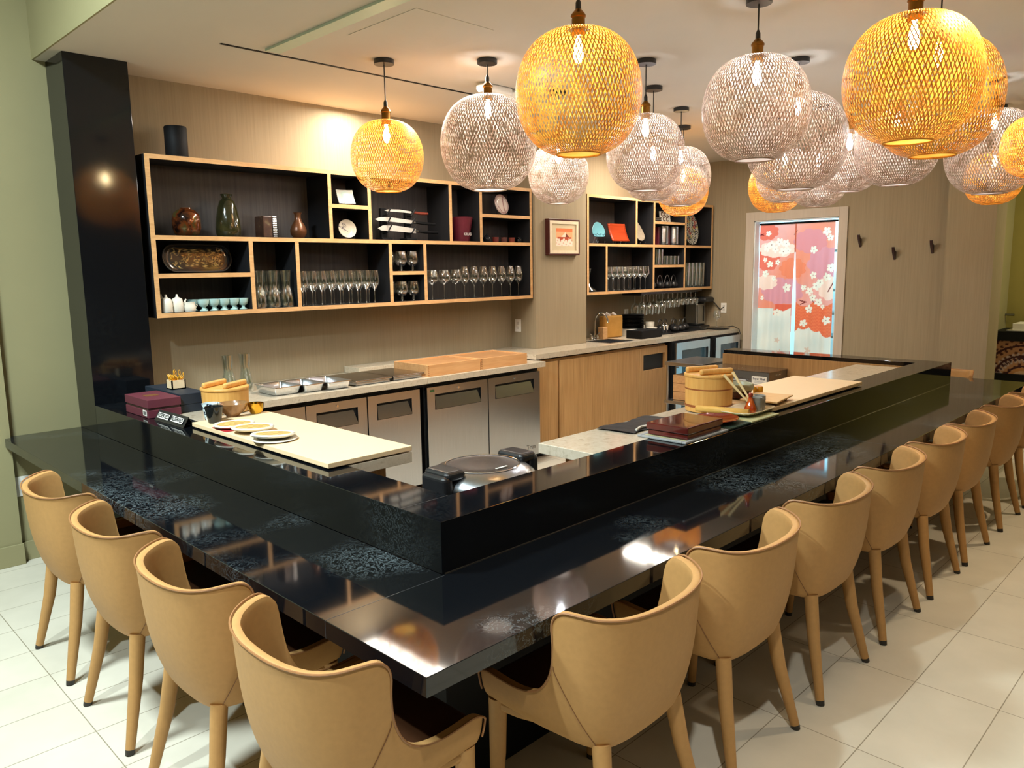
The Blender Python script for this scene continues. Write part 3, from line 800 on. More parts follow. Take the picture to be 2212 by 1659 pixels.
# tiny pots and bell on the right
t = thing('round_bottle','tiny dark round bottle in the right end of the long shelf','bottle',(3.745,3.72,zm))
obj('body', MB().lathe([(0,0),(.022,0),(.034,.018),(.034,.035),(.02,.055),(.008,.064),(.008,.075),(0,.078)], (3.75,3.72,zm+.001), 20), plain('gunmetal_glaze',(.03,.03,.035,1),.12,.5), t, smooth=True)
for k,(x,c) in enumerate(((3.857,srgb(110,42,36)),(3.962,srgb(96,56,50)),(4.063,srgb(132,58,44)))):
    put('sake_cup', MB().lathe([(0,0),(.02,0),(.027,.006),(.029,.046),(.025,.046),(.022,.01),(0,.008)], (x,3.72,zm+.001), 18), plain('cup_glaze%d'%k,c,.3),
        ['dark red tiny sake cup beside the round bottle','brownish tiny sake cup, middle of three in the long shelf','brick red tiny sake cup nearest the silver one'][k],'cup', smooth=True)
put('silver_cup', MB().lathe([(0,0),(.018,0),(.032,.012),(.036,.030),(.026,.042),(.030,.050),(.022,.048),(0,.02)], (4.155,3.72,zm+.001), 20), M_chrome, 'small silver cup at the right end of the long shelf','cup', smooth=True)

# ---- glassware
def stemware(H, rb, rf=.032, rim=.8, stem=.42, bowl_low=.35):
    """profile of a wine glass of height H, bowl radius rb"""
    hs = H*stem; hb = H-hs
    return [(0,.002),(rf,.0),(rf,.002),(rf*.5,.006),(.005,.014),(.0035,.03),(.0035,hs*.9),(.007,hs),(rb*.62,hs+hb*.12),(rb*.95,hs+hb*.30),(rb,hs+hb*.42),(rb*.96,hs+hb*.62),(rb*rim,H)]
def glass_row(name, prof, positions, label, group, cat='glass', seg=18, mat=None):
    first = None
    for p in positions:
        if first is None:
            first = tag(obj(name, MB().lathe(prof, (0,0,0), seg), mat or M_glass, None, smooth=True), label, cat, group)
            first.location = p
        else:
            o = first.copy(); C.objects.link(o); o.location = p
    return first
wp = stemware(.248,.041)
glass_row('wine_glass', wp, [(PX(1.902+.0785*k,3.665),3.665,zf+.001) for k in range(9)]+[(PX(1.925+.079*k,3.765),3.765,zf+.001) for k in range(8)],
  'clear wine glass in the crowded rows in the long shelf lower middle bay','wine glasses in the lower middle bay of long shelf')
glass_row('wine_glass', stemware(.268,.044,rim=.62), [(3.455+.0,3.70,zf+.001),(3.567,3.70,zf+.001),(3.678,3.70,zf+.001),(3.79,3.70,zf+.001),(3.903,3.70,zf+.001),(4.015,3.70,zf+.001),(4.122,3.70,zf+.001)],
  'tall tulip wine glass in the row at the right end of long shelf','tall tulip glasses in the lower right bay')
glass_row('wine_glass', stemware(.243,.056,.036,.72,.5), [(3.095,3.70,zf+.001),(3.225,3.70,zf+.001),(3.355,3.70,zf+.001)],
  'wide bowled wine glass at the left of the lower right bay','wide bowled glasses in the lower right bay')
snp = [(0,.002),(.030,.0),(.030,.003),(.012,.01),(.010,.035),(.030,.045),(.049,.075),(.050,.10),(.040,.155)]
for z,w in ((1.689,'upper'),(zf+.001,'lower')):
    glass_row('snifter_glass', snp, [(2.765,3.68,z),(2.88,3.68,z),(2.735,3.79,z),(2.85,3.79,z)], 'stubby snifter glass in the %s small square bay of long shelf'%w, 'snifter glasses, %s small bay'%w)
cfp = [(0,.004),(.046,.0),(.050,.008),(.049,.06),(.040,.115),(.031,.145),(.034,.18),(.040,.255),(.037,.255),(.030,.18),(.027,.145),(.036,.115),(.044,.06),(.044,.012),(0,.01)]
glass_row('glass_carafe', cfp, [(1.535,3.665,zf+.001),(1.64,3.665,zf+.001),(1.742,3.665,zf+.001),(1.54,3.79,zf+.001),(1.645,3.79,zf+.001),(1.745,3.79,zf+.001)],
  'hourglass shaped clear carafe in the lower left bay of the long shelf','clear carafes in the long shelf')
# white jugs, creamer, celadon cups
def jug(x,y,lab):
    t = thing('soy_jug', lab, 'jug', (x,y,zf+.001))
    obj('body', MB().lathe([(0,0),(.034,0),(.037,.004),(.035,.05),(.031,.082),(.026,.088),(.0,.09)], (x,y,zf+.001), 20), M_white, t, smooth=True)
    obj('lid_knob', MB().lathe([(.026,.088),(.012,.094),(.007,.10),(.007,.112),(0,.115)], (x,y,zf+.001), 12), M_white, t, smooth=True)
    obj('spout', MB().tube([(x+.03,y,zf+.035),(x+.045,y,zf+.06),(x+.056,y,zf+.082)], [.010,.007,.005], 8), M_white, t, smooth=True)
jug(.905,3.665,'white soy sauce jug at the left end of the lower shelf bay')
jug(.978,3.675,'white soy sauce jug beside the creamer in the lower shelf bay')
jug(.935,3.825,'white soy sauce jug partly hidden in the back row')
t = thing('creamer','small squat white creamer beside the pale green cups','jug',(1.068,3.66,zf+.001))
obj('body', MB().lathe([(0,0),(.030,0),(.036,.01),(.036,.035),(.030,.05),(.033,.062),(.030,.062),(.027,.05),(.0,.02)], (1.05,3.66,zf+.001), 20), M_white, t, smooth=True)
obj('handle', MB().tube([(1.082,3.66,zf+.05),(1.096,3.655,zf+.04),(1.082,3.66,zf+.018)], .0035, 6), M_white, t, smooth=True)
cup = [(0,.0),(.026,.0),(.026,.004),(.012,.012),(.011,.024),(.026,.033),(.035,.052),(.037,.074),(.034,.074),(.030,.05),(0,.036)]
glass_row('footed_cup', cup, [(1.142+.068*k,3.665,zf+.001) for k in range(5)]+[(1.12+.072*k,3.77,zf+.001) for k in range(5)], 'pale green footed sorbet cup in the lower left bay', 'pale green footed cups', 'cup', 20, M_celadon)

# ---- second shelf contents
zm2 = zm+.006
t = thing('teal_dish','teal glazed shell shaped dish on a clear stand','plate',(5.31,3.72,zm2))
cols=[]; mb=MB()
Mx = Matrix.Translation((5.32,3.73,zm2+.125)) @ Matrix.Rotation(math.radians(72),4,'X')
def fn(u,v):
    a=2*PI*u; r=(v+1e-4)*(1+.08*math.sin(2*a)-.05*math.sin(3*a)); x=r*.105*math.cos(a); y=max(r*.092*math.sin(a),-.062)
    c = srgb(96,150,160)[:3]
    if abs(y+.035+.008*math.sin(x*110)) < .006 and math.sin(x*300)>-.4: c = srgb(20,40,60)[:3]
    cols.append(c); return tuple(Mx @ Vector((x,y,.018*v*v)))
mb.grid(fn,40,16,closed_u=True)
o=colmesh('dish', mb, cols, painted('teal_glaze',.15,coat=.5), t, smooth=True); so=o.modifiers.new('s','SOLIDIFY'); so.thickness=.006
stand(t,5.34,3.72,zm2,.055,M_chrome)
t = thing('rust_plate','curved rust orange rectangular plate on a clear stand','plate',(5.66,3.72,zm2))
Mx = Matrix.Translation((5.665,3.75,zm2+.03)) @ Matrix.Rotation(math.radians(-8),4,'Z')
mb=MB().grid(lambda u,v: tuple(Mx @ Vector(((u-.5)*.255+(.02*(1-v)), -.055*(1-v)**1.8, v*.185))), 8, 12)
o=obj('plate', mb, streaky('rust_glaze',srgb(140,48,22),srgb(168,64,30),(3,3,60),.25,False), t, smooth=True); so=o.modifiers.new('s','SOLIDIFY'); so.thickness=.006
stand(t,5.70,3.71,zm2,.045,M_chrome)
t = thing('pear_plate','grey beige pear shaped plate on a stand','plate',(6.02,3.72,zm2))
Mx = Matrix.Translation((6.03,3.74,zm2+.15)) @ Matrix.Rotation(math.radians(75),4,'X')
def fn(u,v):
    a=2*PI*u; r=v+1e-4; y=.118*r*math.sin(a); w=.078*(1-.42*math.sin(a))*(1+.1*math.cos(a)*max(0,-math.sin(a)))
    return tuple(Mx @ Vector((r*w*math.cos(a)-.02*math.sin(a)*r, y, .016*v*v)))
mb=MB().grid(fn,40,14,closed_u=True)
o=obj('plate', mb, plain('mottled_grey_glaze',srgb(158,142,122),.4,var=.12,scale=40), t, smooth=True); so=o.modifiers.new('s','SOLIDIFY'); so.thickness=.006
stand(t,6.05,3.71,zm2,.045,M_chrome)
put('stacked_bowl', MB().lathe([(0,0),(.03,0),(.034,.006),(.05,.02),(.05,.024),(.034,.022),(.036,.03),(.05,.044),(.05,.048),(.03,.046),(0,.03)], (6.385,3.72,2.190), 20), plain('grey_stoneware',srgb(92,82,72),.5), 'small grey stacked bowl beside the letter card','bowl', smooth=True)
t = thing('letter_card','white card printed with brown C shapes, standing in the second shelf','card',(6.56,3.72,2.189))
Mx = Matrix.Translation((6.565,3.73,2.19)) @ Matrix.Rotation(math.radians(-8),4,'X')
obj('card', MB().box(-.105,-.004,0,.10,.004,.125,Mx), M_white, t)
cm = MB()
def tf(s,x,z): 
    q = text_mb(s,.07,Mx @ frame((x,-.005,z),(1,0,0),(0,0,1)),.0008,.003); cm.add(q.v,q.f)
for x in (-.06,.0,.06): tf('C',x,.09)
for x in (-.03,.035): tf('C',x,.036)
obj('print', cm, plain('brown_print',srgb(96,60,30),.5), t)
for k,x in enumerate((6.475,6.682)):
    t = thing('tumbler_stack','tall polished steel canister, %s of the pair in second shelf'%('left one' if k==0 else 'right one'),'canister',(x,3.70,zm2))  # stacked steel tumblers, modelled as one ribbed body
    pr=[(0,0.0),(.055,.0)]
    for j in range(6): pr += [(.060,.012+j*.034),(.061,.036+j*.034)]
    pr += [(.062,.208),(.055,.208),(0,.20)]
    obj('body', MB().lathe(pr,(x,3.70,zm2+.001),28), M_steel, t, smooth=True)
    obj('sleeve', MB().box(x-.095,3.70,zm2+.001,x-.068,3.76,zm2+.20), M_burg, t, bevel=.003)
# big oval floral plate
FL = [(rnd.uniform(-.9,.9),rnd.uniform(-.95,.95),rnd.choice([(150,40,46),(170,150,60),(30,44,80),(24,36,60),(30,60,60),(150,50,50)]),rnd.uniform(.10,.2)) for _ in range(46)]
def col_flower(x,y):
    for (fx,fy,c,r) in FL:
        d = math.hypot(x-fx,y-fy); a = math.atan2(y-fy,x-fx)
        if r*.30 < d < r*(.78+.22*math.cos(5*a)): return srgb(*c)[:3]
        if d < r*.2: return srgb(210,200,170)[:3]
    if math.sin(x*19+3*math.sin(y*9))*math.sin(y*21) > .35: return srgb(40,52,70)[:3]
    return srgb(176,172,156)[:3]
def big_oval():
    t = thing('floral_platter','large oval platter with dense blue red and yellow flower pattern','plate',(7.07,3.72,zm2))
    Mx = Matrix.Translation((7.09,3.75,zm2+.205)) @ Matrix.Rotation(math.radians(80),4,'X')
    cols=[]; mb=MB()
    def fn(u,v):
        a=2*PI*u; r=v+1e-4; cols.append(col_flower(r*math.cos(a),r*math.sin(a)*1.4)); return tuple(Mx @ Vector((r*.165*math.cos(a),r*.20*math.sin(a),.02*v*v)))
    mb.grid(fn,110,60,closed_u=True)
    o=colmesh('dish', mb, cols, painted('flower_glaze',.2,coat=.3), t, smooth=True); so=o.modifiers.new('s','SOLIDIFY'); so.thickness=.006
    stand(t,7.09,3.71,zm2,.05)
big_oval()
dp=[(0,.004),(.085,.0),(.092,.012),(.080,.03),(.03,.06),(.017,.10),(.016,.16),(.034,.235)]
put('wine_decanter', MB().lathe(dp,(5.165,3.72,zf+.001),24), M_glass, 'flat bottomed glass wine decanter in lower left of second shelf','decanter', smooth=True)
glass_row('wine_glass', stemware(.25,.047,.034,.86,.52), [(PX(5.495+.096*k,3.67),3.67,zf+.001) for k in range(8)]+[(PX(5.47+.096*k,3.78),3.78,zf+.001) for k in range(6)],
  'long stemmed wine glass in the rows of the second shelf','long stemmed wine glasses in the second shelf')
glass_row('tall_tumbler', [(0,.004),(.028,0),(.031,.004),(.036,.17),(.034,.17),(.029,.008),(0,.008)], [(6.31,3.67,1.715),(6.38,3.67,1.715),(6.28,3.78,1.715),(6.36,3.78,1.715)], 'tall cut glass tumbler in the upper small bay','tall tumblers in the small upper bay', seg=12)
glass_row('low_tumbler', [(0,.004),(.030,0),(.036,.006),(.037,.10),(.034,.10),(.03,.012),(0,.01)], [(6.47+.078*k,3.67,1.715) for k in range(4)]+[(6.47+.078*k,3.78,1.715) for k in range(4)], 'squat glass tumbler in the upper small bay of the second shelf','squat tumblers in the small bay', seg=14)
for k,x in enumerate((6.26,6.42,6.57,6.70)):
    t = thing('teapot', 'small black iron teapot in the lower small bay', 'teapot', (x,3.70,zf+.001), 0, 'black iron teapots in the second shelf')
    obj('body', MB().lathe([(0,0),(.035,0),(.052,.02),(.055,.04),(.042,.065),(.02,.072),(.008,.078),(.008,.088),(0,.09)], (x,3.70,zf+.001), 20), M_blk, t, smooth=True)
    obj('handle', MB().tube([(x+.05*math.cos(a*PI/8),3.70,zf+.055+.095*math.sin(a*PI/8)) for a in range(9)], .004, 6), M_steeld, t, smooth=True)
    obj('spout', MB().tube([(x+.045,3.70,zf+.03),(x+.066,3.70,zf+.05),(x+.072,3.70,zf+.066)], [.010,.007,.005], 8), M_blk, t, smooth=True)
glass_row('highball_glass', [(0,.004),(.030,0),(.033,.004),(.038,.285),(.036,.285),(.031,.008),(0,.008)], [(6.95+.082*k,3.68,zf+.001) for k in range(5)]+[(6.95+.082*k,3.79,zf+.001) for k in range(5)], 'tall stacked highball glass in the lower right bay','highball glasses in the second shelf', seg=12)
# hanging rack and glasses
t = thing('stemware_rack','black rack holding upside down wine glasses under the second shelf','rack',(6.6,3.72,1.40))
for k in range(5):
    y = 3.64+.06*k
    obj('rail', MB().box(5.98,y-.004,1.398,7.22,y+.004,1.4215), M_blk, t)
obj('front_bar', MB().box(5.97,3.63,1.385,5.985,3.89,1.4215), M_blk, t)
Hf = Matrix.Rotation(PI,4,'X')
def hang(H, rb, xs, ys, lab, grp, rim=.8):
    pr = stemware(H, rb, .032, rim, .42); first=None
    for x in xs:
        for y in ys:
            if first is None:
                first = tag(obj('hanging_wine_glass', MB().lathe(pr,(0,0,0),16,M=Hf), M_glass, None, smooth=True), lab, 'glass', grp); first.location=(x,y,1.394-H)
                # origin is at base (lowest point), keep
            else:
                o=first.copy(); C.objects.link(o); o.location=(x,y,1.394-H)
hang(.225,.045,[6.07,6.19,6.31,6.43],[3.67,3.79],'large wine glass hanging upside down at the left of the rack','large hanging wine glasses')
hang(.165,.036,[6.545,6.64,6.735],[3.67,3.79],'slim wine glass hanging upside down in the middle of the rack','slim hanging wine glasses')
hang(.145,.043,[6.83,6.93,7.03,7.13],[3.67,3.79],'short round wine glass hanging upside down at the right of the rack','short hanging wine glasses',.7)
# ------------------------------------------------------------------ things on the bar, left arm
def gift_box(x0,y0,z0,x1,y1,z1,m,label,name='gift_box',gap=True,lab=None):
    t = thing(name,label,'box',((x0+x1)/2,(y0+y1)/2,z0))
    zc = z0+(z1-z0)*.42
    obj('box_base', MB().box(x0,y0,z0,x1,y1,zc), m, t, bevel=.002)
    obj('lid', MB().box(x0-.001,y0-.001,zc+(.012 if gap else .001),x1+.001,y1+.001,z1), m, t, bevel=.002)
    if gap: obj('inner_lip', MB().box(x0+.004,y0+.004,zc,x1-.004,y1-.004,zc+.012), plain('dark_lip',srgb(50,22,24),.5), t)
    return t
M_maroon = plain('maroon_card', srgb(92,34,48), .6, var=.04, scale=80, bmp=.05)
M_navy = plain('navy_card', srgb(26,36,48), .55, var=.04)
t = gift_box(.47,2.905,ZB+.001,.645,3.235,1.03,M_maroon,'maroon gift box with gold plate, at the pillar end of the ledge')
obj('gold_plate', MB().box(.515,3.04,1.0302,.585,3.10,1.0318), plain('gold_foil',srgb(160,112,72),.4,.6), t)
br = MB().box(.4675,2.925,.942,.4695,2.975,.972)
obj('barcode_label', br, M_wplast, t)
bl = MB()
for k in range(8): bl.box(.4668,2.930+k*.005,.948,.4674,2.932+k*.005,.966)
obj('barcode', bl, M_blkm, t)
gift_box(.655,2.935,ZB+.001,.80,3.44,1.035,M_navy,'navy gift box supporting the small succulent planter','gift_box',gap=False)
t = thing('succulent_planter','succulent with golden rings in a small square pale wood box on the navy box','plant',(.735,3.185,1.036))
sx,sy,sz=.735,3.18,1.036
pb = MB()
w=.04
pb.box(sx-w,sy-w,sz,sx+w,sy+w,sz+.006).box(sx-w,sy-w,sz,sx-w+.007,sy+w,sz+.052).box(sx+w-.007,sy-w,sz,sx+w,sy+w,sz+.052).box(sx-w,sy-w,sz,sx+w,sy-w+.007,sz+.052).box(sx-w,sy+w-.007,sz,sx+w,sy+w,sz+.052)
obj('masu_box', pb, plain('pale_hinoki',srgb(232,206,166),.5,var=.04), t)
obj('pebbles', MB().box(sx-w+.007,sy-w+.007,sz+.006,sx+w-.007,sy+w-.007,sz+.046), plain('pebbles',srgb(196,120,60),.6,var=.3,scale=120), t)
lv = MB()
for k in range(16):
    a=k*2.4; l=.022+.014*((k*7)%5)/5; e=.5+.5*((k*3)%4)/4
    p0=Vector((sx+.012*math.cos(a)*(k%3),sy+.012*math.sin(a)*(k%3),sz+.048))
    lv.tube([p0,p0+Vector((math.cos(a)*l*.5,math.sin(a)*l*.5,l*e*.7)),p0+Vector((math.cos(a)*l,math.sin(a)*l,l*e*1.5))],[.006,.0065,.001],8)
obj('leaves', lv, plain('succulent_green',srgb(206,150,30),.4,var=.5,scale=40), t, smooth=True)
rg = MB()
for (dx,dy,dz,r,yw) in ((-.035,-.01,.012,.016,.3),(-.01,0,.04,.014,1.2),(.0,.01,.05,.011,.6),(.02,-.01,.042,.015,2.0),(.045,0,.022,.016,1.0),(.01,.02,.036,.012,.1)):
    rg.tube([(sx+dx+r*.45*math.cos(q*PI/7)*math.cos(yw),sy+dy+r*.45*math.cos(q*PI/7)*math.sin(yw),sz+.05+dz+r*math.sin(q*PI/7)) for q in range(14)],.0015,5,closed=True)
obj('gold_rings', rg, plain('gold_ring',srgb(240,180,40),.3,.4), t)
# RESERVED tent sign
t = thing('reserved_sign','black tent sign reading RESERVED twice, standing on the ledge','sign',(.515,2.67,ZB))
M4 = Matrix.Translation((.515,2.68,ZB+.001)) @ Matrix.Rotation(math.radians(2),4,'Z')
obj('tent', MB().add([M4@Vector(p) for p in [(-.032,-.17,0),(.0,-.17,.052),(.032,-.17,0),(-.032,.17,0),(0,.17,.052),(.032,.17,0),(-.029,-.17,0),(0,-.17,.047),(.029,-.17,0),(-.029,.17,0),(0,.17,.047),(.029,.17,0)]],
   [(0,1,4,3),(1,2,5,4),(6,9,10,7),(7,10,11,8),(0,6,7,1),(1,7,8,2),(3,4,10,9),(4,5,11,10),(0,3,9,6),(2,8,11,5)]), M_blk, t)
nrm = Vector((-.052,0,.032)).normalized(); up=Vector((.032,0,.052)).normalized()
for k,yy in enumerate((.085,-.078)):
    c = M4 @ (Vector((-.017,yy,.0282))+nrm*.0008)
    fr = frame(c,(0,-1,0),up)
    obj('white_label', MB().box(-.07,-.015,0,.07,.015,.0006,fr), M_wplast, t)
    obj('lettering', text_mb('RESERVED', .030, fr @ Matrix.Translation((0,0,.001)), .0004, .0006), M_blkm, t)

# cutting boards
def board(x0,y0,x1,y1,lab):
    t = thing('cutting_board',lab,'cutting board',((x0+x1)/2,(y0+y1)/2,ZB))
    obj('board', MB().box(x0,y0,.9365,x1,y1,.957), M_board, t, bevel=.002)
    ft = MB()
    for a in (x0+.11,x1-.04):
        for b in (y0+.16,y1-.06): ft.cyl((a,b,ZB+.0005),(a,b,.9365),.012)
    obj('rubber_foot', ft, M_blkm, t)
board(.527,1.24,.935,2.49,'large cream cutting board on the left arm, carrying bamboo plates')
board(2.72,.505,3.935,.95,'large cream cutting board on the right arm of the bar')
bt = .9575
# rice tubs
def tub(x,y,z,r,h,label,ang,hoops=(.25,.62)):
    t = thing('rice_tub',label,'tub',(x,y,z))
    obj('tub_body', MB().lathe([(0,.004),(r*.97,.004),(r*.975,h*.2),(r,h),(r-.012,h),(r-.02,.015),(0,.015)],(x,y,z),40), M_wood, t, smooth=True)
    for f in hoops: obj('copper_hoop', MB().lathe([(r*.978,h*f-.006),(r*(.985)+.002,h*f),(r*.985,h*f+.007)],(x,y,z),40), M_woodhoop, t, smooth=True)
    Mz = Matrix.Translation((x,y,z+h)) @ Matrix.Rotation(ang,4,'Z')
    l = obj('lid', MB().lathe([(0,.0),(r*1.03,.0),(r*1.04,.004),(r*1.04,.012),(r*1.02,.015),(0,.015)],(x,y,z+h+.001),40), M_wood, t, smooth=True)
    for s in (-1,1):
        obj('lid_bar', MB().box(-r*.80,s*r*.52-.014,.015,r*.80,s*r*.52+.014,.046,Mz), M_wood, l, bevel=.012, seg=4)
tub(.85,2.80,ZB+.001,.125,.125,'low round wooden rice tub with lid bars, behind the cups on the left arm',math.radians(30),(.3,))
tub(2.585,.80,ZB+.001,.125,.185,'tall round wooden rice tub with copper hoops beside the rolled mat',math.radians(-25),(.18,.66))
# cups and bowls on the left board
def cupm(name,x,y,z,prof,m,lab,cat='cup',seg=28):
    return tag(obj(name, MB().lathe(prof,(x,y,z),seg), m, None, smooth=True), lab, cat)
def dots():
    m, nt, b = nodes('white_blue_dot_glaze')
    v = nt.nodes.new('ShaderNodeTexVoronoi'); v.inputs['Scale'].default_value=55; nt.links.new(coord(nt), v.inputs['Vector'])
    nt.links.new(ramp(nt, v.outputs['Distance'], [(.0,srgb(24,36,60)),(.30,srgb(24,36,60)),(.36,srgb(206,222,226))]), b.inputs['Base Color']); b.inputs['Roughness'].default_value=.2
    return m
cupm('dotted_cup',.625,2.48,bt,[(0,0),(.030,0),(.033,.006),(.044,.085),(.041,.085),(.030,.01),(0,.008)],dots(),'white tea cup with blue dots on the cutting board')
cupm('black_cup',.60,2.39,bt,[(0,0),(.028,0),(.031,.006),(.045,.082),(.042,.082),(.029,.01),(0,.008)],plain('black_glaze',(.01,.012,.012,1),.12),'black tea cup in front of the blue dotted cup')
cupm('wide_bowl',.745,2.50,bt,[(0,0),(.034,0),(.036,.006),(.066,.03),(.081,.068),(.078,.068),(.062,.03),(.03,.01),(0,.01)],glaze('amber_lustre',[(.3,srgb(122,84,50)),(.7,srgb(160,120,78))],.2,14),'wide amber brown bowl behind the black cup','bowl')
t = thing('gold_cup','small shiny gold cup at the back of the left cutting board','cup',(.86,2.47,bt))
obj('body', MB().lathe([(0,0),(.026,0),(.034,.012),(.040,.03),(.042,.056),(.039,.056),(.032,.014),(0,.01)],(.862,2.475,bt),24), M_gold, t, smooth=True)
for k in range(0):
    a=2*PI*k/10; sp.cyl((.862+.042*math.cos(a),2.475+.042*math.sin(a),bt+.012),(.862+.044*math.cos(a),2.475+.044*math.sin(a),bt+.045),.003,seg=6)
# bamboo centred plates
def bamboo():
    m, nt, b = nodes('bamboo_weave')
    c = nt.nodes.new('ShaderNodeTexChecker'); c.inputs['Scale'].default_value=46; nt.links.new(coord(nt,(1,1,1),(0,0,.5)), c.inputs['Vector'])
    c.inputs['Color1'].default_value=srgb(176,132,66); c.inputs['Color2'].default_value=srgb(222,184,112); nt.links.new(c.outputs[0], b.inputs['Base Color']); b.inputs['Roughness'].default_value=.5
    return m
M_bam = bamboo()
for k,(x,y,zz,lab,rx,ry) in enumerate(((.612,2.205,.0,'round bamboo centred plate on red mat, farthest of three',.3,-1.5),(.622,2.035,.006,'bamboo centred round plate, middle of the three',2,-2),(.598,1.80,.0105,'bamboo centred round plate nearest the bar corner',3.5,-3))):
    t = thing('bamboo_plate',lab,'plate',(x,y,bt+zz))
    Mx = Matrix.Translation((x,y,bt+zz+.004)) @ Matrix.Rotation(math.radians(rx),4,'Y') @ Matrix.Rotation(math.radians(ry),4,'X')
    obj('rim', MB().lathe([(0,0),(.070,0),(.092,.006),(.097,.012),(.092,.018),(.078,.016),(.074,.013),(0,.012)],(0,0,0),44,M=Mx), M_white, t, smooth=True)
    obj('woven_centre', MB().lathe([(0,.0155),(.076,.0155),(.077,.012)],(0,0,0),40,M=Mx), M_bam, t)
tag(obj('under_plate', MB().lathe([(0,0),(.08,0),(.098,.006),(.094,.010),(0,.006)],(.606,1.795,bt),40), M_white, None, smooth=True),'white plate under the nearest bamboo centred plate','plate')
put('red_mat', MB().box(.53,2.12,bt,.60,2.27,bt+.003), plain('red_cloth',srgb(176,34,40),.7), 'red paper mat edge under the farthest bamboo plate','mat')

# ------------------------------------------------------------------ back counter
LC=.9005
glass_row('glass_carafe', cfp, [(1.245,3.60,LC),(1.365,3.60,LC)], 'tall hourglass clear carafe behind the rice tub', 'carafes on the back counter', seg=28)
def pan(x0,y0,x1,y1,lab,ang=0,h=.055):
    t = thing('foil_pan',lab,'pan',((x0+x1)/2,(y0+y1)/2,LC))
    cx,cy=(x0+x1)/2,(y0+y1)/2; hx,hy=(x1-x0)/2,(y1-y0)/2
    def ring(k,z,r=.02):
        pts=[]
        for (sx_,sy_,a0) in ((1,1,0),(-1,1,PI/2),(-1,-1,PI),(1,-1,1.5*PI)):
            for q in range(4):
                a=a0+q*PI/6; pts.append((cx+sx_*(hx*k-r)+r*math.cos(a), cy+sy_*(hy*k-r)+r*math.sin(a), LC+z))
        return pts
    rs=[ring(.80,.001),ring(.86,.004),ring(.93,h*.55),ring(.96,h),ring(1.02,h+.001),ring(1.02,h-.004),ring(.945,h-.003),ring(.91,h*.55),ring(.83,.007)]
    mb=MB(); n=16
    for r in rs: mb.v += r
    for i in range(len(rs)-1):
        for k in range(n): mb.f.append((i*n+k,i*n+(k+1)%n,(i+1)*n+(k+1)%n,(i+1)*n+k))
    mb.f.append(tuple(range(n-1,-1,-1))); mb.f.append(tuple((len(rs)-1)*n+k for k in range(n)))
    obj('tray_shell', mb, M_alu, t, smooth=True)
pan(1.37,3.22,1.57,3.50,'shallow foil pan nearest the rice tub on the back counter')
pan(1.575,3.19,1.725,3.50,'narrow foil pan in the middle of the back counter row')
pan(1.735,3.165,1.92,3.50,'foil pan beside the steel lidded containers')
for k,(x0,x1) in enumerate(((1.96,2.275),(2.285,2.572))):
    t = thing('steel_container','flat steel lidded food container, %s'%('next to the foil pans' if k==0 else 'next to the wooden trays'),'container',((x0+x1)/2,3.4,LC))
    obj('body', MB().box(x0+.012,3.20,LC,x1-.012,3.58,LC+.026), M_steel, t, bevel=.006)
    obj('lid', MB().box(x0,3.185,LC+.026,x1,3.60,LC+.038), steel('lid_steel',(.40,.37,.33,1),.22) if k==0 else bpy.data.materials['lid_steel'], t, bevel=.003)
def wtray(x0,x1,lab):
    t = thing('wooden_tray',lab,'tray',((x0+x1)/2,3.38,LC))
    y0,y1,h,w = 3.165,3.585,.088,.012
    obj('frame', MB().box(x0,y0,LC,x1,y0+w,LC+h).box(x0,y1-w,LC,x1,y1,LC+h).box(x0,y0+w,LC,x0+w,y1-w,LC+h).box(x1-w,y0+w,LC,x1,y1-w,LC+h), M_woodb, t, bevel=.001)
    obj('inset_lid', MB().box(x0+w,y0+w,LC,x1-w,y1-w,LC+h-.010), streaky('inset_wood'+lab[:3],srgb(166,118,76),srgb(190,142,96),(4,40,40),.4,True,.05), t)
    jt=MB()
    for k in range(6): jt.box(x0-.0006,y0-.0006,LC+.008+k*.014,x0+.012,y0+.001,LC+.014+k*.014)
    obj('finger_joint', jt, plain('endgrain'+lab[:3],srgb(150,96,52),.6), t)
wtray(2.59,3.125,'left one of two shallow wooden trays on the back counter')
wtray(3.135,3.665,'right hand shallow wooden tray on the back counter')

# ------------------------------------------------------------------ raised counter by the sink
UC=.9505
t = thing('tissue_holder','pale wooden tissue holder with white tissue sticking out','holder',(5.58,3.70,UC))
M4 = Matrix.Translation((5.585,3.72,UC)) @ Matrix.Rotation(math.radians(-6),4,'Z')
obj('board', MB().box(-.145,-.012,.0,.145,.075,.235,M4), streaky('tan_cork_wood',srgb(176,128,58),srgb(202,152,80),(8,8,8),.5,False), t, bevel=.02, seg=4)
tm = MB().grid(lambda u,v: tuple(M4 @ Vector((-.10+.2*u+.02*math.sin(v*5), .03+.012*math.sin(u*14+v*3), .225+v*(.05+.018*math.sin(u*9))*math.sin(PI*min(1,max(0,u)))**.5))), 20, 6)
obj('tissue', tm, plain('tissue_paper',srgb(236,230,224),.8), t, smooth=True)
put('wooden_holder', MB().box(5.368,3.682,UC,5.44,3.752,UC+.125), M_oakedge, 'small oak block holder beside the faucet','holder', bevel=.003)
put('black_case', MB().box(5.60,3.36,UC,5.97,3.56,UC+.085), M_blkm, 'low black box in front of the plate stack','box', bevel=.006)
for k in range(11):
    o = MB().lathe([(0,0),(.10,0),(.118,.006),(.121,.012),(.113,.010),(0,.006)],(5.915,3.70,UC+.082+k*.0138),36)
    put('black_plate', o, M_blkm, 'black plate in the stack on the white box','plate','black plates stacked by the sink', smooth=True)
put('white_box', MB().box(5.80,3.60,UC,6.03,3.80,UC+.080), M_wplast, 'white box under the stack of black plates','box', bevel=.006)
put('black_mat', MB().box(6.04,3.48,UC,7.12,3.88,UC+.006), M_blkm, 'long black bar mat at the right of the counter','mat', bevel=.002)
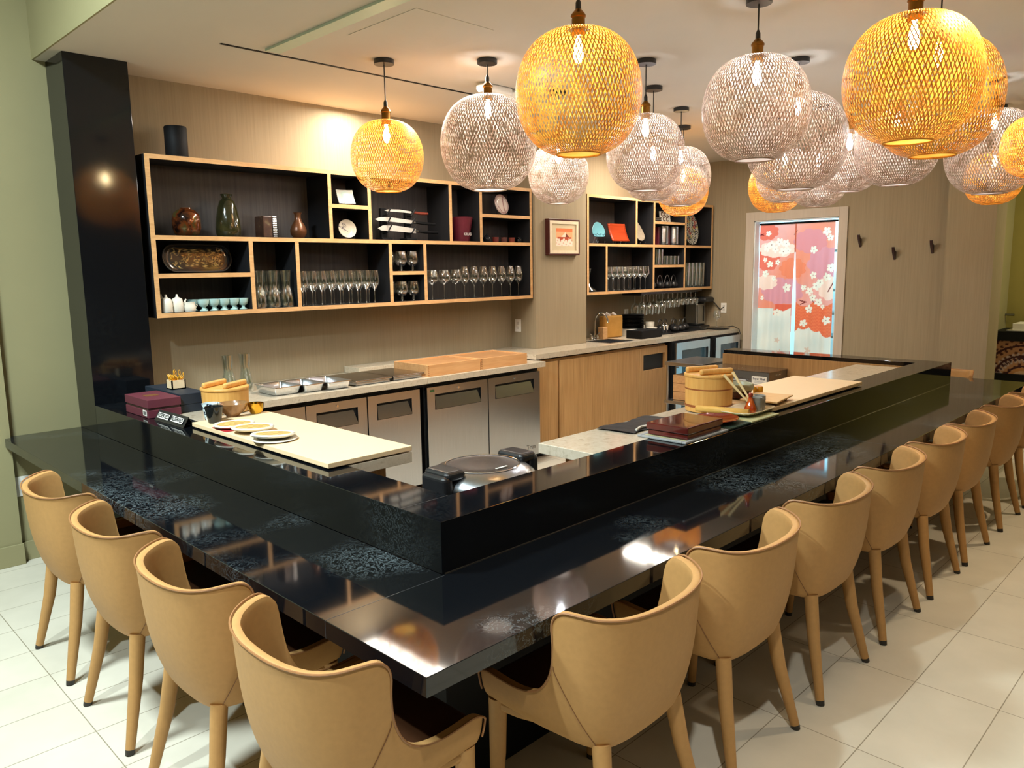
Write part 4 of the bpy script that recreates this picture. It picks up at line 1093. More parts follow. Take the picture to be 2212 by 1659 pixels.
mz = UC+.0065
for k in range(4):
    put('white_bowl', MB().lathe([(0,0),(.03,0),(.055,.012),(.062,.024),(.058,.024),(0,.006)],(6.13,3.60,mz+k*.017),28), M_white, 'white bowl in the short stack on the black mat','bowl','white bowls stacked on bar mat', smooth=True)
put('white_beaker', MB().lathe([(0,0),(.04,0),(.048,.006),(.052,.125),(.048,.125),(.043,.01),(0,.01)],(6.235,3.70,mz),28), M_white, 'tall white beaker behind the stack of bowls','cup', smooth=True)
put('white_jar', MB().lathe([(0,0),(.045,0),(.05,.006),(.05,.095),(.046,.095),(0,.09)],(6.135,3.76,mz),28), M_white, 'white jar behind the bowls on the mat','jar', smooth=True)
for k,x in enumerate((6.325,6.385)):
    t = thing('steel_creamer','small steel milk jug on the black mat','jug',(x,3.58,mz),0,'steel milk jugs on the bar mat')
    obj('body', MB().lathe([(0,0),(.022,0),(.024,.004),(.024,.07),(.028,.082),(.026,.082),(0,.01)],(x,3.58,mz),20), M_chrome, t, smooth=True)
    obj('lid', MB().lathe([(.024,.082),(.015,.095),(.004,.10),(.006,.112),(0,.116)],(x,3.58,mz),16), M_chrome, t, smooth=True)
for k,(x,y) in enumerate(((6.47,3.72),(6.60,3.74),(6.74,3.72),(6.56,3.58),(6.68,3.58),(6.86,3.64))):
    t = thing('black_teapot','black teapot with arched handle on the bar mat','teapot',(x,y,mz),0,'black teapots on the bar mat')
    obj('body', MB().lathe([(0,0),(.035,0),(.05,.02),(.052,.04),(.04,.062),(.018,.07),(.006,.075),(.007,.084),(0,.086)],(x,y,mz),20), M_blk, t, smooth=True)
    obj('handle', MB().tube([(x+.046*math.cos(a*PI/8),y,mz+.055+.085*math.sin(a*PI/8)) for a in range(9)],.0045,6), M_blk, t, smooth=True)
# hot water dispenser
t = thing('water_boiler','tall steel and black hot water dispenser at the end of the counter','kettle',(7.29,3.72,UC))
kx,ky=7.29,3.72; mz=UC
obj('base', MB().box(kx-.11,ky-.10,mz,kx+.11,ky+.13,mz+.03), M_blk, t, bevel=.01)
obj('steel_body', MB().box(kx-.10,ky-.05,mz+.03,kx+.10,ky+.13,mz+.31), M_steel, t, bevel=.03, seg=4)
obj('spout_head', MB().box(kx-.105,ky-.16,mz+.31,kx+.105,ky+.13,mz+.375), M_blk, t, bevel=.028, seg=4)
obj('front_panel', MB().box(kx+.02,ky-.053,mz+.08,kx+.05,ky-.049,mz+.27), M_blk, t, bevel=.004)
obj('power_cord', MB().tube([(kx+.09,ky-.1,mz+.35),(7.41,3.56,1.24),(7.425,3.50,1.17),(7.43,3.46,1.20)],.005,8), M_cord, t, smooth=True)
# induction plate with glass on top
t = thing('hot_plate','flat dark hot plate with cord at the counter end','hot plate',(7.25,3.42,UC))
obj('disc', MB().lathe([(0,0),(.11,0),(.135,.008),(.14,.018),(.12,.022),(0,.022)],(7.24,3.42,UC),40), M_blk, t, smooth=True)
obj('rim', MB().lathe([(.136,.014),(.141,.019),(.124,.024),(.12,.0225)],(7.24,3.42,UC),40), M_chrome, t, smooth=True)
obj('cord', MB().tube([(7.36,3.38,UC+.018),(7.38,3.30,UC+.03),(7.37,3.215,UC+.0),(7.36,3.19,.89)],.005,8), M_cord, t, smooth=True)
o = glass_row('wine_glass', stemware(.19,.046,.04,.7,.45), [(7.25,3.44,UC+.0235)], 'single short wine glass standing on the hot plate', 'hot plate glass')
# outlets
def outlet(M4, lab):
    t = thing('wall_outlet',lab,'outlet',tuple(M4.translation))
    obj('cover_plate', MB().box(-.037,-.06,0,.037,.06,.006,M4), M_wplast, t, bevel=.002)
    sk = MB()
    for dy in (-.022,.022): sk.box(-.015,dy-.014,.006,.015,dy+.014,.0075,M4)
    obj('socket', sk, plain('outlet_face'+lab[:6],srgb(206,200,190),.4), t)
outlet(frame((4.236,3.82,1.16),(0,-1,0),(0,0,1)), 'white wall outlet on the side of the wall column')
outlet(frame((6.07,YW-.001,1.168),(1,0,0),(0,0,1)), 'white wall outlet above the plate stack')
outlet(frame((L-.001,3.46,1.19),(0,-1,0),(0,0,1)), 'white wall outlet with plugged cord by the doorway')
outlet(frame((.075,YW-.001,.455),(1,0,0),(0,0,1)), 'white wall outlet low on the wall under the left counter end')

# framed picture on the column
t = thing('framed_picture','dark red framed small picture of an orange mountain above clouds','picture',(4.59,3.56,1.98))
px0,px1,pz0,pz1=4.37,4.815,1.815,2.15; yf=3.54
obj('frame', MB().box(px0,yf,pz0,px1,3.586,pz0+.016).box(px0,yf,pz1-.016,px1,3.586,pz1).box(px0,yf,pz0+.016,px0+.016,3.586,pz1-.016).box(px1-.016,yf,pz0+.016,px1,3.586,pz1-.016), plain('mahogany_frame',srgb(66,24,20),.35), t, bevel=.002)
obj('mount', MB().box(px0+.016,yf+.012,pz0+.016,px1-.016,yf+.016,pz1-.016), plain('cream_mount',srgb(208,190,154),.8,var=.02), t)
obj('inner_frame', MB().box(px0+.016,yf+.002,pz0+.016,px1-.016,yf+.012,pz0+.045).box(px0+.016,yf+.002,pz1-.045,px1-.016,yf+.012,pz1-.016).box(px0+.016,yf+.002,pz0+.045,px0+.045,yf+.012,pz1-.045).box(px1-.045,yf+.002,pz0+.045,px1-.016,yf+.012,pz1-.045), plain('pale_slip',srgb(226,208,178),.6), t)
cols=[]; mb=MB()
def pic(u,v):
    pk = .78-abs(u-.55)*1.1
    if v < .38+.06*math.sin(u*17)+.04*math.sin(u*43): c = srgb(240,218,200) if math.sin(u*22+v*9)*math.sin(v*26-u*7)>-.55 else srgb(214,168,146)
    elif v < .52 and abs(u-.5)<.42: c = srgb(180,70,34)
    elif v < pk: c = srgb(238,214,190) if u < .56+(v-.5)*.15 else srgb(120,50,36)
    elif v > .8: c = srgb(222,120,70)
    else: c = srgb(232,168,120)
    cols.append(c[:3]); return (4.485+.235*u, yf+.0115, 1.90+.165*v)
mb.grid(pic,60,44)
colmesh('print', mb, cols, painted('print_paper',.6), t)

# coat hooks
for k,(y,z) in enumerate(((1.882,1.92),(1.532,1.782),(1.179,1.837))):
    t = thing('coat_hook',['dark wooden coat hook nearest the doorway','dark wooden coat hook, lowest and middle of three','dark wooden coat hook nearest the wall column'][k],'hook',(L,y,z))
    obj('peg', MB().prism([(-.0005,-.055),(-.06,.03),(-.075,.075),(-.055,.078),(-.03,.045),(-.0005,.03)], y-.012, y+.012, M=Matrix(((1,0,0,L),(0,0,1,0),(0,1,0,z),(0,0,0,1)))), plain('dark_walnut%d'%k,srgb(52,24,20),.4), t, bevel=.003)

# rice cooker in the corner
cx,cy=1.01,.885
t = thing('rice_cooker','large round steel lidded rice cooker with black handles in the bar corner','rice cooker',(cx,cy,.5))
obj('pot_body', MB().lathe([(0,.0),(.19,.0),(.205,.02),(.205,.36),(.0,.36)],(cx,cy,.5),44), M_blkm, t, smooth=True)
lid = obj('lid', MB().lathe([(.222,.345),(.226,.355),(.222,.372),(.21,.392),(.185,.412),(.15,.424),(.146,.4255),(.142,.424),(.09,.427),(0,.428)],(cx,cy,.5),64), M_steel, t, smooth=True)
obj('lid_ring', MB().lathe([(.146,.427),(.149,.4285),(.152,.426)],(cx,cy,.5),64), M_chrome, lid)
obj('logo', text_mb('®®®',.03,Matrix.Translation((cx+.005,cy-.10,.9295)) @ Matrix.Rotation(math.radians(-40),4,'Z'),.0005) if False else MB().box(cx-.03,cy-.115,.9285,cx+.03,cy-.105,.9300), M_wplast, lid)
for s,an in ((-1,'latch_handle'),(1,'hinge_handle')):
    hd = MB().prism([(s*.15,-.075),(s*.245,-.07),(s*.245,.07),(s*.15,.075)] if s>0 else [(s*.15,.075),(s*.245,.07),(s*.245,-.07),(s*.15,-.075)], .405, .445, M=Matrix.Translation((cx,cy,.5)))
    hd.box(cx+s*.222-.012 if s>0 else cx-.26,cy-.07,.77,cx+.26 if s>0 else cx-.21,cy+.07,.93)
    obj('handle', hd, M_blk, t, bevel=.018, seg=4)
obj('latch', MB().box(cx-.262,cy-.06,.80,cx-.258,cy+.06,.83), plain('clear_latch',srgb(150,150,150),.2), t)
put('cooker_stand', MB().box(.78,.68,.47,1.24,1.09,.4995).box(.8,.7,0,.84,.74,.47).box(1.18,.7,0,1.22,.74,.47).box(.8,1.03,0,.84,1.07,.47).box(1.18,1.03,0,1.22,1.07,.47), M_steeld, 'dark steel stand under the rice cooker','stand')

# ------------------------------------------------------------------ right arm things
SZ=ZB+.0008
t = thing('black_towels','folded black cloth with a white cord on the stone counter','cloth',(2.0,.83,SZ))
obj('cloth', MB().grid(lambda u,v:(1.80+.42*u+.03*(1-v), .735+.20*v+.012*math.sin(u*9), SZ+.004+.004*abs(math.sin(u*12+v*3))), 24,8).box(1.82,.75,SZ,2.2,.92,SZ+.003), M_blkm, t, smooth=True)
obj('white_cord', MB().tube([(1.87,.755,SZ+.012),(1.93,.775,SZ+.014),(1.99,.765,SZ+.013),(2.04,.79,SZ+.014),(2.1,.785,SZ+.012),(2.16,.81,SZ+.012)],.006,6), M_white, t, smooth=True)
def mat(x0,y0,x1,y1,label,c1,c2,edge,z=0.0):
    t = thing('table_mat',label,'mat',((x0+x1)/2,(y0+y1)/2,SZ+z))
    m, nt, b = nodes('mat_weave_'+label[:5])
    w = nt.nodes.new('ShaderNodeTexWave'); w.inputs['Scale'].default_value=60; nt.links.new(coord(nt), w.inputs['Vector'])
    nt.links.new(ramp(nt,w.outputs['Fac'],[(.3,c1),(.7,c2)]), b.inputs['Base Color']); b.inputs['Roughness'].default_value=.7
    obj('woven_top', MB().box(x0+.02,y0+.02,SZ+z,x1-.02,y1-.02,SZ+z+.008), m, t, bevel=.002)
    for (a,b,c,d) in ((x0,y0,x1,y0+.021),(x0,y1-.021,x1,y1),(x0,y0+.021,x0+.021,y1-.021),(x1-.021,y0+.021,x1,y1-.021)): obj('cloth_edge', MB().box(a,b,SZ+z,c,d,SZ+z+.010), edge, t, bevel=.003)
mat(1.80,.445,2.165,.70,'grey edged woven mat under the lacquer box',srgb(170,166,120),srgb(200,196,150),plain('grey_edge',srgb(150,152,152),.7))
put('green_cloth', MB().box(2.17,.45,SZ,2.395,.70,SZ+.009), plain('dark_green_cloth',srgb(20,48,36),.8), 'dark green folded cloth under the red dish','cloth', bevel=.003)
mat(2.40,.45,2.69,.70,'pale green woven mat under the fluted plate',srgb(170,170,118),srgb(206,204,160),plain('pale_green_edge',srgb(176,176,130),.7))
mz2 = SZ+.0105
M_lac = glaze('cherry_lacquer',[(.3,srgb(62,16,14)),(.7,srgb(96,28,22))],.12,6)
t = thing('lacquer_box','dark cherry red lacquer bento box with lid, on the grey edged mat','box',(1.98,.57,mz2))
obj('box_base', MB().box(1.84,.462,mz2,2.125,.668,mz2+.022), M_lac, t, bevel=.003)
obj('lid', MB().box(1.832,.456,mz2+.0235,2.132,.674,mz2+.056), M_lac, t, bevel=.005)
t = thing('red_dish','glossy oval red brown dish behind the lacquer box','dish',(2.27,.575,mz2))
obj('dish', MB().lathe([(0,0),(.06,0),(.09,.010),(.112,.022),(.109,.025),(.088,.015),(.055,.007),(0,.007)],(2.27,.575,mz2),48,sx=1.15,sy=.95), glaze('red_dish_glaze',[(.3,srgb(96,26,14)),(.7,srgb(136,42,22))],.1,8), t, smooth=True)
t = thing('rolled_mat','rolled yellow bamboo sushi mat','mat',(2.47,.63,mz2+.04))
sp=[]
for k in range(40):
    a=k*.42; r=.006+.00035*k; sp.append((r*math.cos(a),r*math.sin(a)))
d = Vector((2.49-2.47,.515-.79,0)).normalized(); p0=Vector((2.425,.775,mz2+.023)); p1=Vector((2.49,.515,mz2+.023)); u=d.cross(Vector((0,0,1)))
mb=MB(); n=len(sp)
for P_ in (p0,p1):
    for (a,b) in sp: mb.v.append(tuple(P_+u*a+Vector((0,0,b))))
mb.f=[(i,i+1,n+i+1,n+i) for i in range(n-1)]
o=obj('roll', mb, streaky('bamboo_slats',srgb(206,156,72),srgb(232,186,104),(90,6,90),.5,False), t, smooth=True); so=o.modifiers.new('s','SOLIDIFY'); so.thickness=.002
t = thing('fluted_plate','long cream plate with wavy rim beneath the grey cups','plate',(2.60,.585,mz2))
mb=MB()
def fp(u,v):
    a=2*PI*u; k=v+1e-4; wv=1+.02*math.sin(a*18)*k
    x=.165*k*wv*math.copysign(abs(math.cos(a))**.5,math.cos(a)); y=.10*k*wv*math.copysign(abs(math.sin(a))**.5,math.sin(a))
    return (2.60+x,.585+y,mz2+.003+.018*max(0,k-.7)/.3)
mb.grid(fp,72,10,closed_u=True)
o=obj('plate', mb, plain('cream_ceramic',srgb(226,208,172),.3), t, smooth=True); so=o.modifiers.new('s','SOLIDIFY'); so.thickness=.004
pz = mz2+.0055
t = thing('gourd_bottle','small amber orange gourd shaped spice bottle','bottle',(2.525,.53,pz))
obj('body', MB().lathe([(0,0),(.022,0),(.030,.014),(.031,.03),(.022,.055),(.012,.075),(.010,.09),(0,.09)],(2.53,.53,pz),24), glaze('amber_gourd',[(.3,srgb(150,24,12)),(.6,srgb(190,90,24)),(.8,srgb(210,120,40))],.12,30), t, smooth=True)
obj('stopper', MB().lathe([(.009,.09),(.012,.098),(.010,.11),(0,.112)],(2.53,.53,pz),16), plain('red_stopper',srgb(130,40,20),.4), t, smooth=True)
gc=[(0,0),(.026,0),(.030,.004),(.0295,.025),(.031,.03),(.0295,.055),(.031,.06),(.030,.082),(.027,.082),(.026,.008),(0,.008)]
M_gry=plain('grey_ribbed_ceramic',srgb(150,146,136),.45,var=.08,scale=60)
cupm('grey_cup',2.585,.528,pz,gc,M_gry,'grey ribbed cup holding two wooden chopsticks')
cupm('grey_cup',2.655,.545,pz,gc,M_gry,'grey ribbed empty cup behind the chopstick cup')
for k,(tx,ty,tz) in enumerate(((-.055,.155,.19),(.0,.135,.20))):
    put('chopstick', MB().cyl((2.582+.006*k,.525,pz+.012),(2.585+tx,.528+ty,pz+tz),.004,.008,seg=8), plain('pale_chopstick%d'%k,srgb(222,196,140),.5), ['left thick pale wooden stick leaning in the grey cup','right pale wooden stick leaning in the grey cup'][k],'chopstick', smooth=True)
for k in range(3):
    put('knife_rest', MB().cyl((2.50+.02*k,.60+.02*k,pz+.006),(2.60+.02*k,.66+.012*k,pz+.006),.003,seg=6), M_chrome, 'thin steel skewer lying on the fluted plate','skewer','skewers on fluted plate')
# bowls behind
t = thing('stoneware_bowl','grey stoneware bowl set in a dark red base behind the cups','bowl',(2.90,.80,ZB))
obj('base_bowl', MB().lathe([(0,0),(.05,0),(.065,.01),(.078,.045),(0,.045)],(2.885,.795,bt),32), plain('dark_red_bowl',srgb(60,18,14),.2), t, smooth=True)
obj('top_bowl', MB().lathe([(0,.045),(.078,.045),(.088,.055),(.088,.078),(.082,.085),(.078,.083),(.07,.06),(0,.055)],(2.885,.795,bt),32), plain('celadon_grey',srgb(148,146,120),.4), t, smooth=True)
put('honey_jar', MB().lathe([(0,0),(.026,0),(.028,.004),(.028,.05),(.024,.055),(.0,.055)],(3.03,.745,bt),24), plain('honey',srgb(206,140,30),.15), 'small golden jar beside the stoneware bowl','jar', smooth=True)
t = thing('wooden_plate','flat square wooden serving plate on feet on the right cutting board','plate',(2.86,.60,bt))
M4 = Matrix.Translation((2.875,.615,bt)) @ Matrix.Rotation(math.radians(9),4,'Z')
obj('top', MB().box(-.14,-.10,.018,.14,.10,.027,M4), streaky('cedar',srgb(206,160,100),srgb(230,188,130),(30,4,30),.5,False), t, bevel=.002)
obj('foot', MB().box(-.10,-.08,0,-.08,.08,.018,M4).box(.08,-.08,0,.10,.08,.018,M4), plain('cedar_dark',srgb(96,56,30),.6), t)

# ------------------------------------------------------------------ trolley, oven
t = thing('steel_trolley','steel shelf trolley left of the counter oven','trolley',(5.44,2.58,0))
for z,h in ((.765,.035),(.40,.03),(.12,.03)): obj('shelf', MB().box(5.17,2.38,z,5.74,2.79,z+h), M_steel, t, bevel=.002)
for x in (5.19,5.72):
    for y in (2.40,2.77): obj('post', MB().cyl((x,y,0),(x,y,.765),.012,seg=10), M_steel, t)
for k,z in enumerate((.431,.512,.593)):
    put('wooden_crate', MB().box(5.24,2.43,z,5.66,2.74,z+.078), M_woodb, ['wooden sushi box on the trolley, lowest of its stack','wooden sushi box on the trolley, middle of its stack','wooden sushi box on the trolley, topmost of its stack'][k],'box', bevel=.003)
t = thing('counter_oven','low steel gas oven with badge and white sticker against the wood panel','oven',(5.18,1.95,.4))
obj('body', MB().box(5.01,1.654,.42,5.345,2.25,.80), M_steeld, t, bevel=.003)
obj('top_sheet', MB().box(5.005,1.650,.8005,5.345,2.254,.806), steel('warm_steel',(.42,.37,.33,1),.2), t)
fo=frame((5.0095,1.95,.66),(0,-1,0),(0,0,1))
obj('door_panel', MB().box(-.17,-.19,0,.14,.085,.004,fo), M_steeld, t)
obj('door_handle', MB().tube([fo@Vector(p) for p in [(-.125,.06,.0),(-.12,.065,.03),(.10,.065,.03),(.105,.06,0)]],.008,8), M_steel, t, smooth=True)
obj('badge', MB().box(-.275,.085,0,-.185,.122,.002,fo), M_blkm, t)
obj('badge_logo', MB().cyl(fo@Vector((-.262,.104,.002)),fo@Vector((-.262,.104,.003)),.011,seg=20).box(-.246,.106,.002,-.196,.110,.0026,fo).box(-.246,.096,.002,-.204,.099,.0026,fo), M_wplast, t)
obj('sticker', MB().box(.14,.035,0,.275,.105,.002,fo), M_wplast, t)
obj('sticker_script', text_mb('Super Chef', .024, fo@Matrix.Translation((.205,.083,.0022)), .0003,.0006), plain('ink',srgb(20,24,60),.5), t)
sl=MB()
for k in range(4): sl.box(.165,.048+k*.006,.002,.25-.01*(k%2),.0495+k*.006,.0024,fo)
obj('sticker_print', sl, plain('grey_print',srgb(140,140,150),.5), t)
fs=frame((5.17,1.6535,.74),(1,0,0),(0,0,1))
rv=MB()
for k in range(3): rv.cyl(fs@Vector((-.04+.035*k,.03,0)),fs@Vector((-.04+.035*k,.03,.004)),.006,seg=10)
for k,(x,y) in enumerate(((5.10,1.98),(5.13,1.93),(5.16,1.98),(5.13,2.03))): rv.cyl((x,y,.806),(x,y,.809),.005,seg=10)
obj('rivets', rv, M_chrome, t)
put('oven_stand', MB().box(5.02,1.66,.39,5.34,2.24,.419).box(5.03,1.67,0,5.06,1.70,.39).box(5.03,2.2,0,5.06,2.23,.39).box(5.3,1.67,0,5.33,1.70,.39).box(5.3,2.2,0,5.33,2.23,.39), M_steeld, 'steel stand under the counter oven','stand')

# ------------------------------------------------------------------ noren curtain
def blossoms(seed, n, w, h0, h1):
    r = random.Random(seed); out=[]
    for k in range(n): out.append((r.uniform(0,w),r.uniform(h0,h1),r.uniform(.028,.045),r.uniform(0,6.3)))
    return out
BL = [(0.11,.12,.035,.1),(.20,.30,.045,.3),(.08,.42,.03,.4),(.14,.47,.04,.8),(.24,.45,.035,1.2),(.09,.58,.045,.1),(.20,.63,.035,.5),(.37,.74,.055,.7),(.06,.86,.03,.2),(.26,1.03,.045,1.0),(.10,.28,.05,0),(.15,.25,.05,1),(.25,.22,.05,.5),(.33,.24,.05,.2),(.36,.32,.04,.9),(.30,.33,.05,.4),
      (.80,.12,.05,.3),(.84,.19,.04,.9),(.66,.32,.045,.2),(.66,.60,.045,.7),(.86,.52,.05,.1),(.82,.62,.05,.6),(.55,.74,.035,.5),(.62,.78,.05,.3),(.70,.72,.05,.1),(.66,.85,.045,.8),(.73,.90,.045,.2),(.78,.95,.03,.4),(.62,.98,.05,.9),(.56,1.14,.045,.1),(.83,1.10,.052,.5),(.74,.68,.04,.3)]
def noren_col(a, d):
    """a across 0..0.9 (left to right), d down from the top"""
    for (bx,by,r,t0) in BL:
        dx,dy=a-bx,d-by; q=math.hypot(dx,dy)
        if q<r:
            an=math.atan2(dy,dx)-t0; pet=r*(.45+.55*abs(math.cos(2.5*an))**.7)
            if abs(abs(math.cos(2.5*an))-1)<.002 and q>.8*r: continue
            if q<pet: return srgb(150,90,80)[:3] if q<r*.12 else srgb(240,226,206)[:3]
    edge = 1.02+.05*math.sin(a*9+1)+.03*abs(math.sin(a*22)) if a<.43 else 1.24+.06*math.sin(a*8)+.03*abs(math.sin(a*25))
    if a<.22: edge=.98
    n1=math.sin(a*9.3+d*3+1.2*math.sin(d*6))+math.sin(d*10.1-a*5)+.35*abs(math.sin(a*30+d*7))
    if d<edge:
        def mixc(p,q,k): return tuple(x*(1-k)+y*k for x,y in zip(p[:3],q[:3]))
        coral=srgb(236,140,112); pink=srgb(234,162,150); red=srgb(226,92,76); mauve=srgb(212,134,150); peach=srgb(246,212,190); orange=srgb(236,116,70)
        k=.5+.5*math.sin(a*6+d*4); base=mixc(coral,pink,k)
        def blob(cx,cy,rx,ry):
            an=math.atan2((d-cy)/ry,(a-cx)/rx); return math.hypot((a-cx)/rx,(d-cy)/ry) < .86+.14*abs(math.sin(an*4.5))
        if blob(.80,.48,.22,.20) or blob(.30,.78,.26,.16): base=mixc(mauve,pink,.35)
        if blob(.62,.22,.20,.14): base=mixc(mauve,coral,.4)
        if blob(.08,.10,.16,.10) or blob(.10,.42,.18,.13): base=mixc(red,coral,.3)
        if blob(.10,.68,.16,.09) or blob(.22,.30,.24,.10) or blob(.86,.74,.16,.14): base=mixc(peach,pink,.2)
        if blob(.42,.52,.16,.12): base=mixc(orange,coral,.5)
        if a>.45 and d>.90+.05*abs(math.sin(a*14)): base=mixc(orange,coral,.15) if math.sin(a*150)*math.sin(d*170+3*math.sin(a*50))>0 else mixc(orange,red,.4)
        elif .24<a<.45 and d>.93: base=mixc(red,orange,.3) if d<1.06 else mixc(coral,peach,.3)
        for (x0_,y0_,x1_,y1_) in ((0,.14,.05,.12),(0,.12,.05,.14),(.46,.10,.43,.14),(.50,.88,.58,.90),(.52,.93,.58,.90),(.84,.78,.90,.66),(.66,.88,.70,.92)):
            t_=max(0,min(1,((a-x0_)*(x1_-x0_)+(d-y0_)*(y1_-y0_))/((x1_-x0_)**2+(y1_-y0_)**2)))
            if math.hypot(a-x0_-t_*(x1_-x0_),d-y0_-t_*(y1_-y0_))<.005: base=srgb(110,24,28)
        return base[:3]
    k=.5+.5*math.sin(a*11+d*7)*math.sin(d*13-a*5)
    lo,hi=srgb(214,212,200),srgb(236,226,210)
    for (fx,fy,r) in ((.12,1.55,.04),(.30,1.5,.05),(.62,1.45,.05),(.78,1.62,.055),(.27,1.35,.035)):
        if math.hypot(a-fx,d-fy)<r*(.7+.3*math.cos(5*math.atan2(d-fy,a-fx))): return srgb(220,186,164)[:3]
    return tuple(l*(1-k)+h*k for l,h in zip(lo[:3],hi[:3]))
t = thing('noren_curtain','split doorway curtain, red and coral with white cherry blossoms','curtain',(L+.03,2.6,.55))
M_noren = painted('noren_cloth',.8,.2,transl=.14)
xs_=L+.103; ytop=2.175; 
for (ya,yb,a0,a1) in ((3.072,2.645,0,.440),(2.636,2.195,.450,.89)):
    cols=[]; mb=MB()
    def nf(u,v):
        a=a0+(a1-a0)*u; d=(1-v)*1.66; cols.append(noren_col(a,d))
        y=ya+(yb-ya)*u; s=1 if ya>2.7 else -1
        gap = .0 if d<.34 else (.018*min(1,(d-.34)/.5))
        inner = u if ya>2.7 else 1-u
        y += s*gap*inner*1.0 + .0
        if ya>2.7: y += .010*(1-inner)*d/1.66
        return (xs_+.012*math.sin(u*19+d*1.2)*min(1,d*1.5), y, ytop-d)
    mb.grid(nf,80,290)
    colmesh('cloth_panel', mb, cols, M_noren, t, smooth=True)
obj('top_band', MB().box(xs_-.004,2.634,1.835,xs_+.004,2.647,ytop), plain('coral_band',srgb(216,120,96),.8), t)
obj('rod', MB().cyl((xs_,3.075,ytop-.012),(xs_,2.165,ytop-.012),.010,seg=10) , M_blkm, t)

# ------------------------------------------------------------------ far right console
t = thing('console_table','black console with a patterned paisley cloth front, at the far right','console',(8.9,.1,0))
obj('top_band', MB().box(8.6,-1.6,.85,9.18,.865,.95), M_blkm, t)
obj('lower_body', MB().box(8.63,-1.6,0,9.18,.865,.49), M_blkm, t)
obj('core', MB().box(8.66,-1.6,.49,9.18,.865,.85), M_blkm, t)
cols=[]; mb=MB()
def ck(u,v):
    a=u*2.45; d=v*.36; q=math.hypot(a-.28,d+.08)
    if abs((q*9)%1-.5)<.10: c=srgb(70,34,40)
    elif .16<q<.36 and math.hypot(((math.atan2(d+.08,a-.28)*6)%1-.5)*.10,(q-.26))<.03: c=srgb(70,40,52)
    elif .16<q<.36 and math.hypot(((math.atan2(d+.08,a-.28)*6)%1-.5)*.13,(q-.26))<.055: c=srgb(200,180,180)
    elif q<.15: c=srgb(196,140,90) if q>.12 else srgb(214,176,140)
    elif math.sin(a*70)*math.sin(d*80+a*10)>.4: c=srgb(84,44,40)
    else: c=srgb(190,140,106)
    cols.append(c[:3]); return (8.655,.85-a,.49+d)
mb.grid(ck,240,44)
colmesh('patterned_cloth', mb, cols, painted('paisley_cloth',.7), t)
for k,(z,dx,lab) in enumerate(((.951,0,'thin folder lying on the far right console'),(.962,.02,'white paper stack on the console, topmost box'))):
    put('paper_stack', MB().box(8.68+dx,-.3,z,9.05,.76-.05*k,z+(.010 if k==0 else .07)), M_wplast, lab,'papers', bevel=.003)
t = thing('door_lever','dark metal door lever on the mustard green wall','handle',(9.19,.87,1.08))
obj('lever', MB().tube([(9.20,.90,1.10),(9.14,.90,1.10),(9.135,.88,1.10),(9.135,.79,1.10)],.012,8), M_steeld, t, smooth=True)

# ------------------------------------------------------------------ ceiling fittings
put('slot_diffuser', MB().box(1.0,2.877,ZC-.0035,2.87,2.897,ZC-.0005), M_blkm, 'thin black linear slot in the ceiling before the back wall','vent')
t = thing('linear_light','long recessed linear ceiling fixture with pale green tint','light',(1.27,2.2,ZC-.01))
M_gtint = plain('green_tinted_trim', srgb(190,204,184), .5, var=.02)
obj('side_trim', MB().box(1.225,.2,ZC-.014,1.245,2.82,ZC-.0005), M_gtint, t)
obj('diffuser', MB().box(1.245,.2,ZC-.012,1.315,2.82,ZC-.0005), M_gtint, t)
put('ceiling_access_panel', MB().box(1.42,1.72,ZC-.0022,1.93,2.30,ZC-.0005), M_ceil, 'flush square access panel in the ceiling','panel', bevel=.001)
t = thing('emergency_light','white twin head emergency light on the ceiling','light',(2.83,2.62,ZC-.08))
obj('housing', MB().box(2.70,2.56,ZC-.055,2.93,2.68,ZC-.0005), M_wplast, t, bevel=.02, seg=4)
obj('lamp_head', MB().lathe([(0,0),(.03,.0),(.045,.02),(.045,.04),(.02,.06),(0,.06)],(2.66,2.58,ZC-.065),24), M_wplast, t, smooth=True)
obj('lamp_head', MB().lathe([(0,0),(.03,.0),(.045,.02),(.045,.04),(.02,.06),(0,.06)],(2.96,2.60,ZC-.065),24), M_wplast, t, smooth=True)
# ------------------------------------------------------------------ lights, world, camera
def area(name, loc, tgt, size, power, col, shape='SQUARE', size_y=None, spread=PI):
    l = bpy.data.lights.new(name,'AREA'); l.energy=power; l.color=col; l.size=size; l.shape=shape; l.spread=spread
    if size_y: l.shape='RECTANGLE'; l.size_y=size_y
    o = bpy.data.objects.new(name,l); C.objects.link(o); o.location=loc
    o.rotation_euler=(Vector(tgt)-Vector(loc)).to_track_quat('-Z','Y').to_euler(); return o
def spot(name, loc, tgt, power, col, ang=80, blend=.5, r=.04):
    l = bpy.data.lights.new(name,'SPOT'); l.energy=power; l.color=col; l.spot_size=math.radians(ang); l.spot_blend=blend; l.shadow_soft_size=r
    o = bpy.data.objects.new(name,l); C.objects.link(o); o.location=loc
    o.rotation_euler=(Vector(tgt)-Vector(loc)).to_track_quat('-Z','Y').to_euler(); return o
WARM=(1,.86,.66); COOL=(.80,.96,1)
# cool ceiling lights over the left aisle
area('aisle_light_left',(-1.3,1.9,3.7),(-1.0,1.9,0),.5,190,COOL)
spot('aisle_spot_left',(-1.7,.4,3.7),(-.1,1.2,.2),330,COOL,95,.6,.05)
spot('aisle_spot_corner',(-.7,-1.2,3.7),(.5,-.2,.2),230,(.95,.95,.9),66,.9,.05)
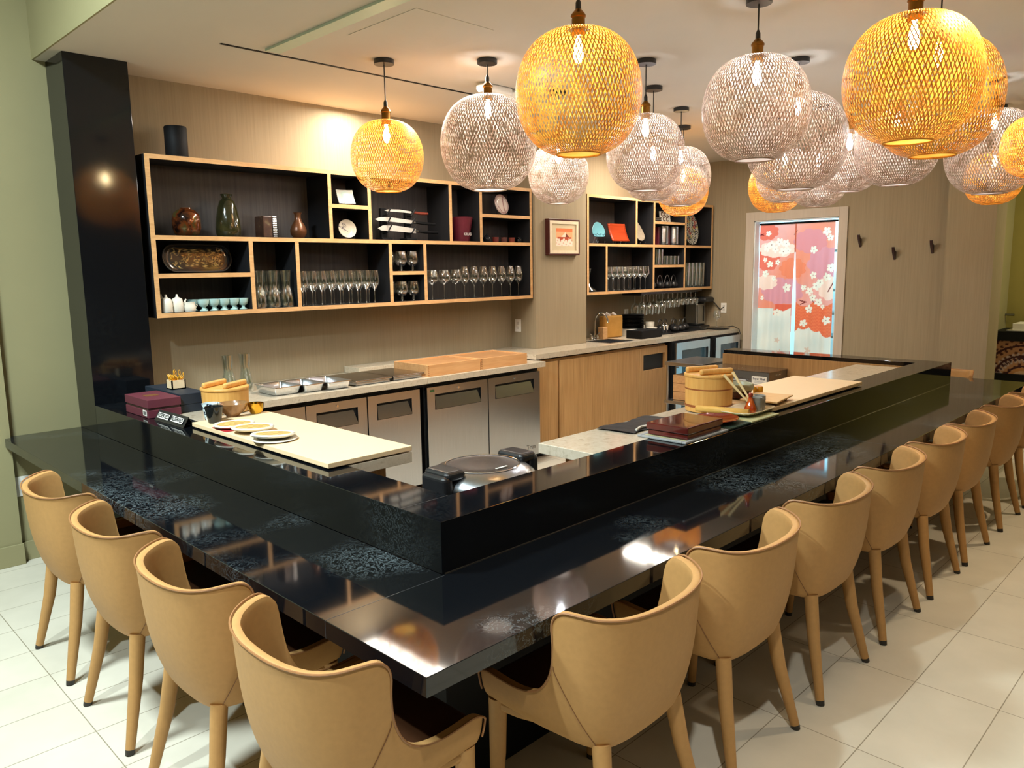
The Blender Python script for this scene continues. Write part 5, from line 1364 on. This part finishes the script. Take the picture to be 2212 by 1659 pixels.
# warm downlights over the right aisle
spot('aisle_spot_right',(2.4,-.5,2.88),(2.4,-.7,0),95,(1,.82,.58),100,.8,.05)
spot('aisle_spot_far',(4.9,-.5,2.88),(4.9,-.7,0),100,(1,.80,.54),100,.8,.05)
area('room_fill',(1.0,-3.2,2.85),(2.2,.8,.8),2.2,10,(1,.88,.72))
# added unseen area lights that brighten the kitchen side
area('kitchen_fill',(2.4,3.0,2.9),(2.4,3.0,0),.25,60,(1,.92,.80),size_y=1.6)
area('kitchen_fill',(5.6,2.9,2.9),(5.6,2.9,0),.25,55,(1,.92,.80),size_y=1.2)
# room behind the curtain: cool white
area('back_kitchen_light',(8.5,2.6,2.88),(8.5,2.6,0),1.0,170,(.36,.78,1))
# far green room
area('far_room_light',(8.3,-.8,2.88),(8.9,-.2,0),.6,45,(1,.9,.55))
w = bpy.data.worlds.new('world'); scene.world=w; w.use_nodes=True
bg=w.node_tree.nodes['Background']; bg.inputs[0].default_value=(.60,.57,.53,1); bg.inputs[1].default_value=.44

cd = bpy.data.cameras.new('camera'); co = bpy.data.objects.new('camera',cd); C.objects.link(co); scene.camera=co
cd.sensor_fit='HORIZONTAL'; cd.sensor_width=36; cd.lens=1665.332/2212*36; cd.clip_start=.02; cd.clip_end=60
Rm = [[0.7032030664053228, 0.114812963208778, -0.7016576308124717], [-0.710837354586731, 0.09314564864284314, -0.6971614902323866], [-0.014686821381399609, 0.9890105518234493, 0.1471136487875515]]
M = Matrix([Rm[0]+[-1.02923552], Rm[1]+[-1.31513376], Rm[2]+[1.69], [0,0,0,1]])
co.matrix_world = M
scene.view_settings.view_transform='Standard'; scene.view_settings.look='None'; scene.view_settings.exposure=EXPO; scene.view_settings.gamma=1.0
cy = scene.cycles
cy.use_denoising=True; cy.max_bounces=7; cy.diffuse_bounces=3; cy.glossy_bounces=4; cy.transmission_bounces=4; cy.transparent_max_bounces=28
cy.caustics_reflective=False; cy.caustics_refractive=False; cy.sample_clamp_indirect=6; cy.use_light_tree=True
try: cy.denoiser='OPENIMAGEDENOISE'; cy.denoising_prefilter='ACCURATE'
except Exception: pass
cy.use_adaptive_sampling=True; cy.adaptive_threshold=.02
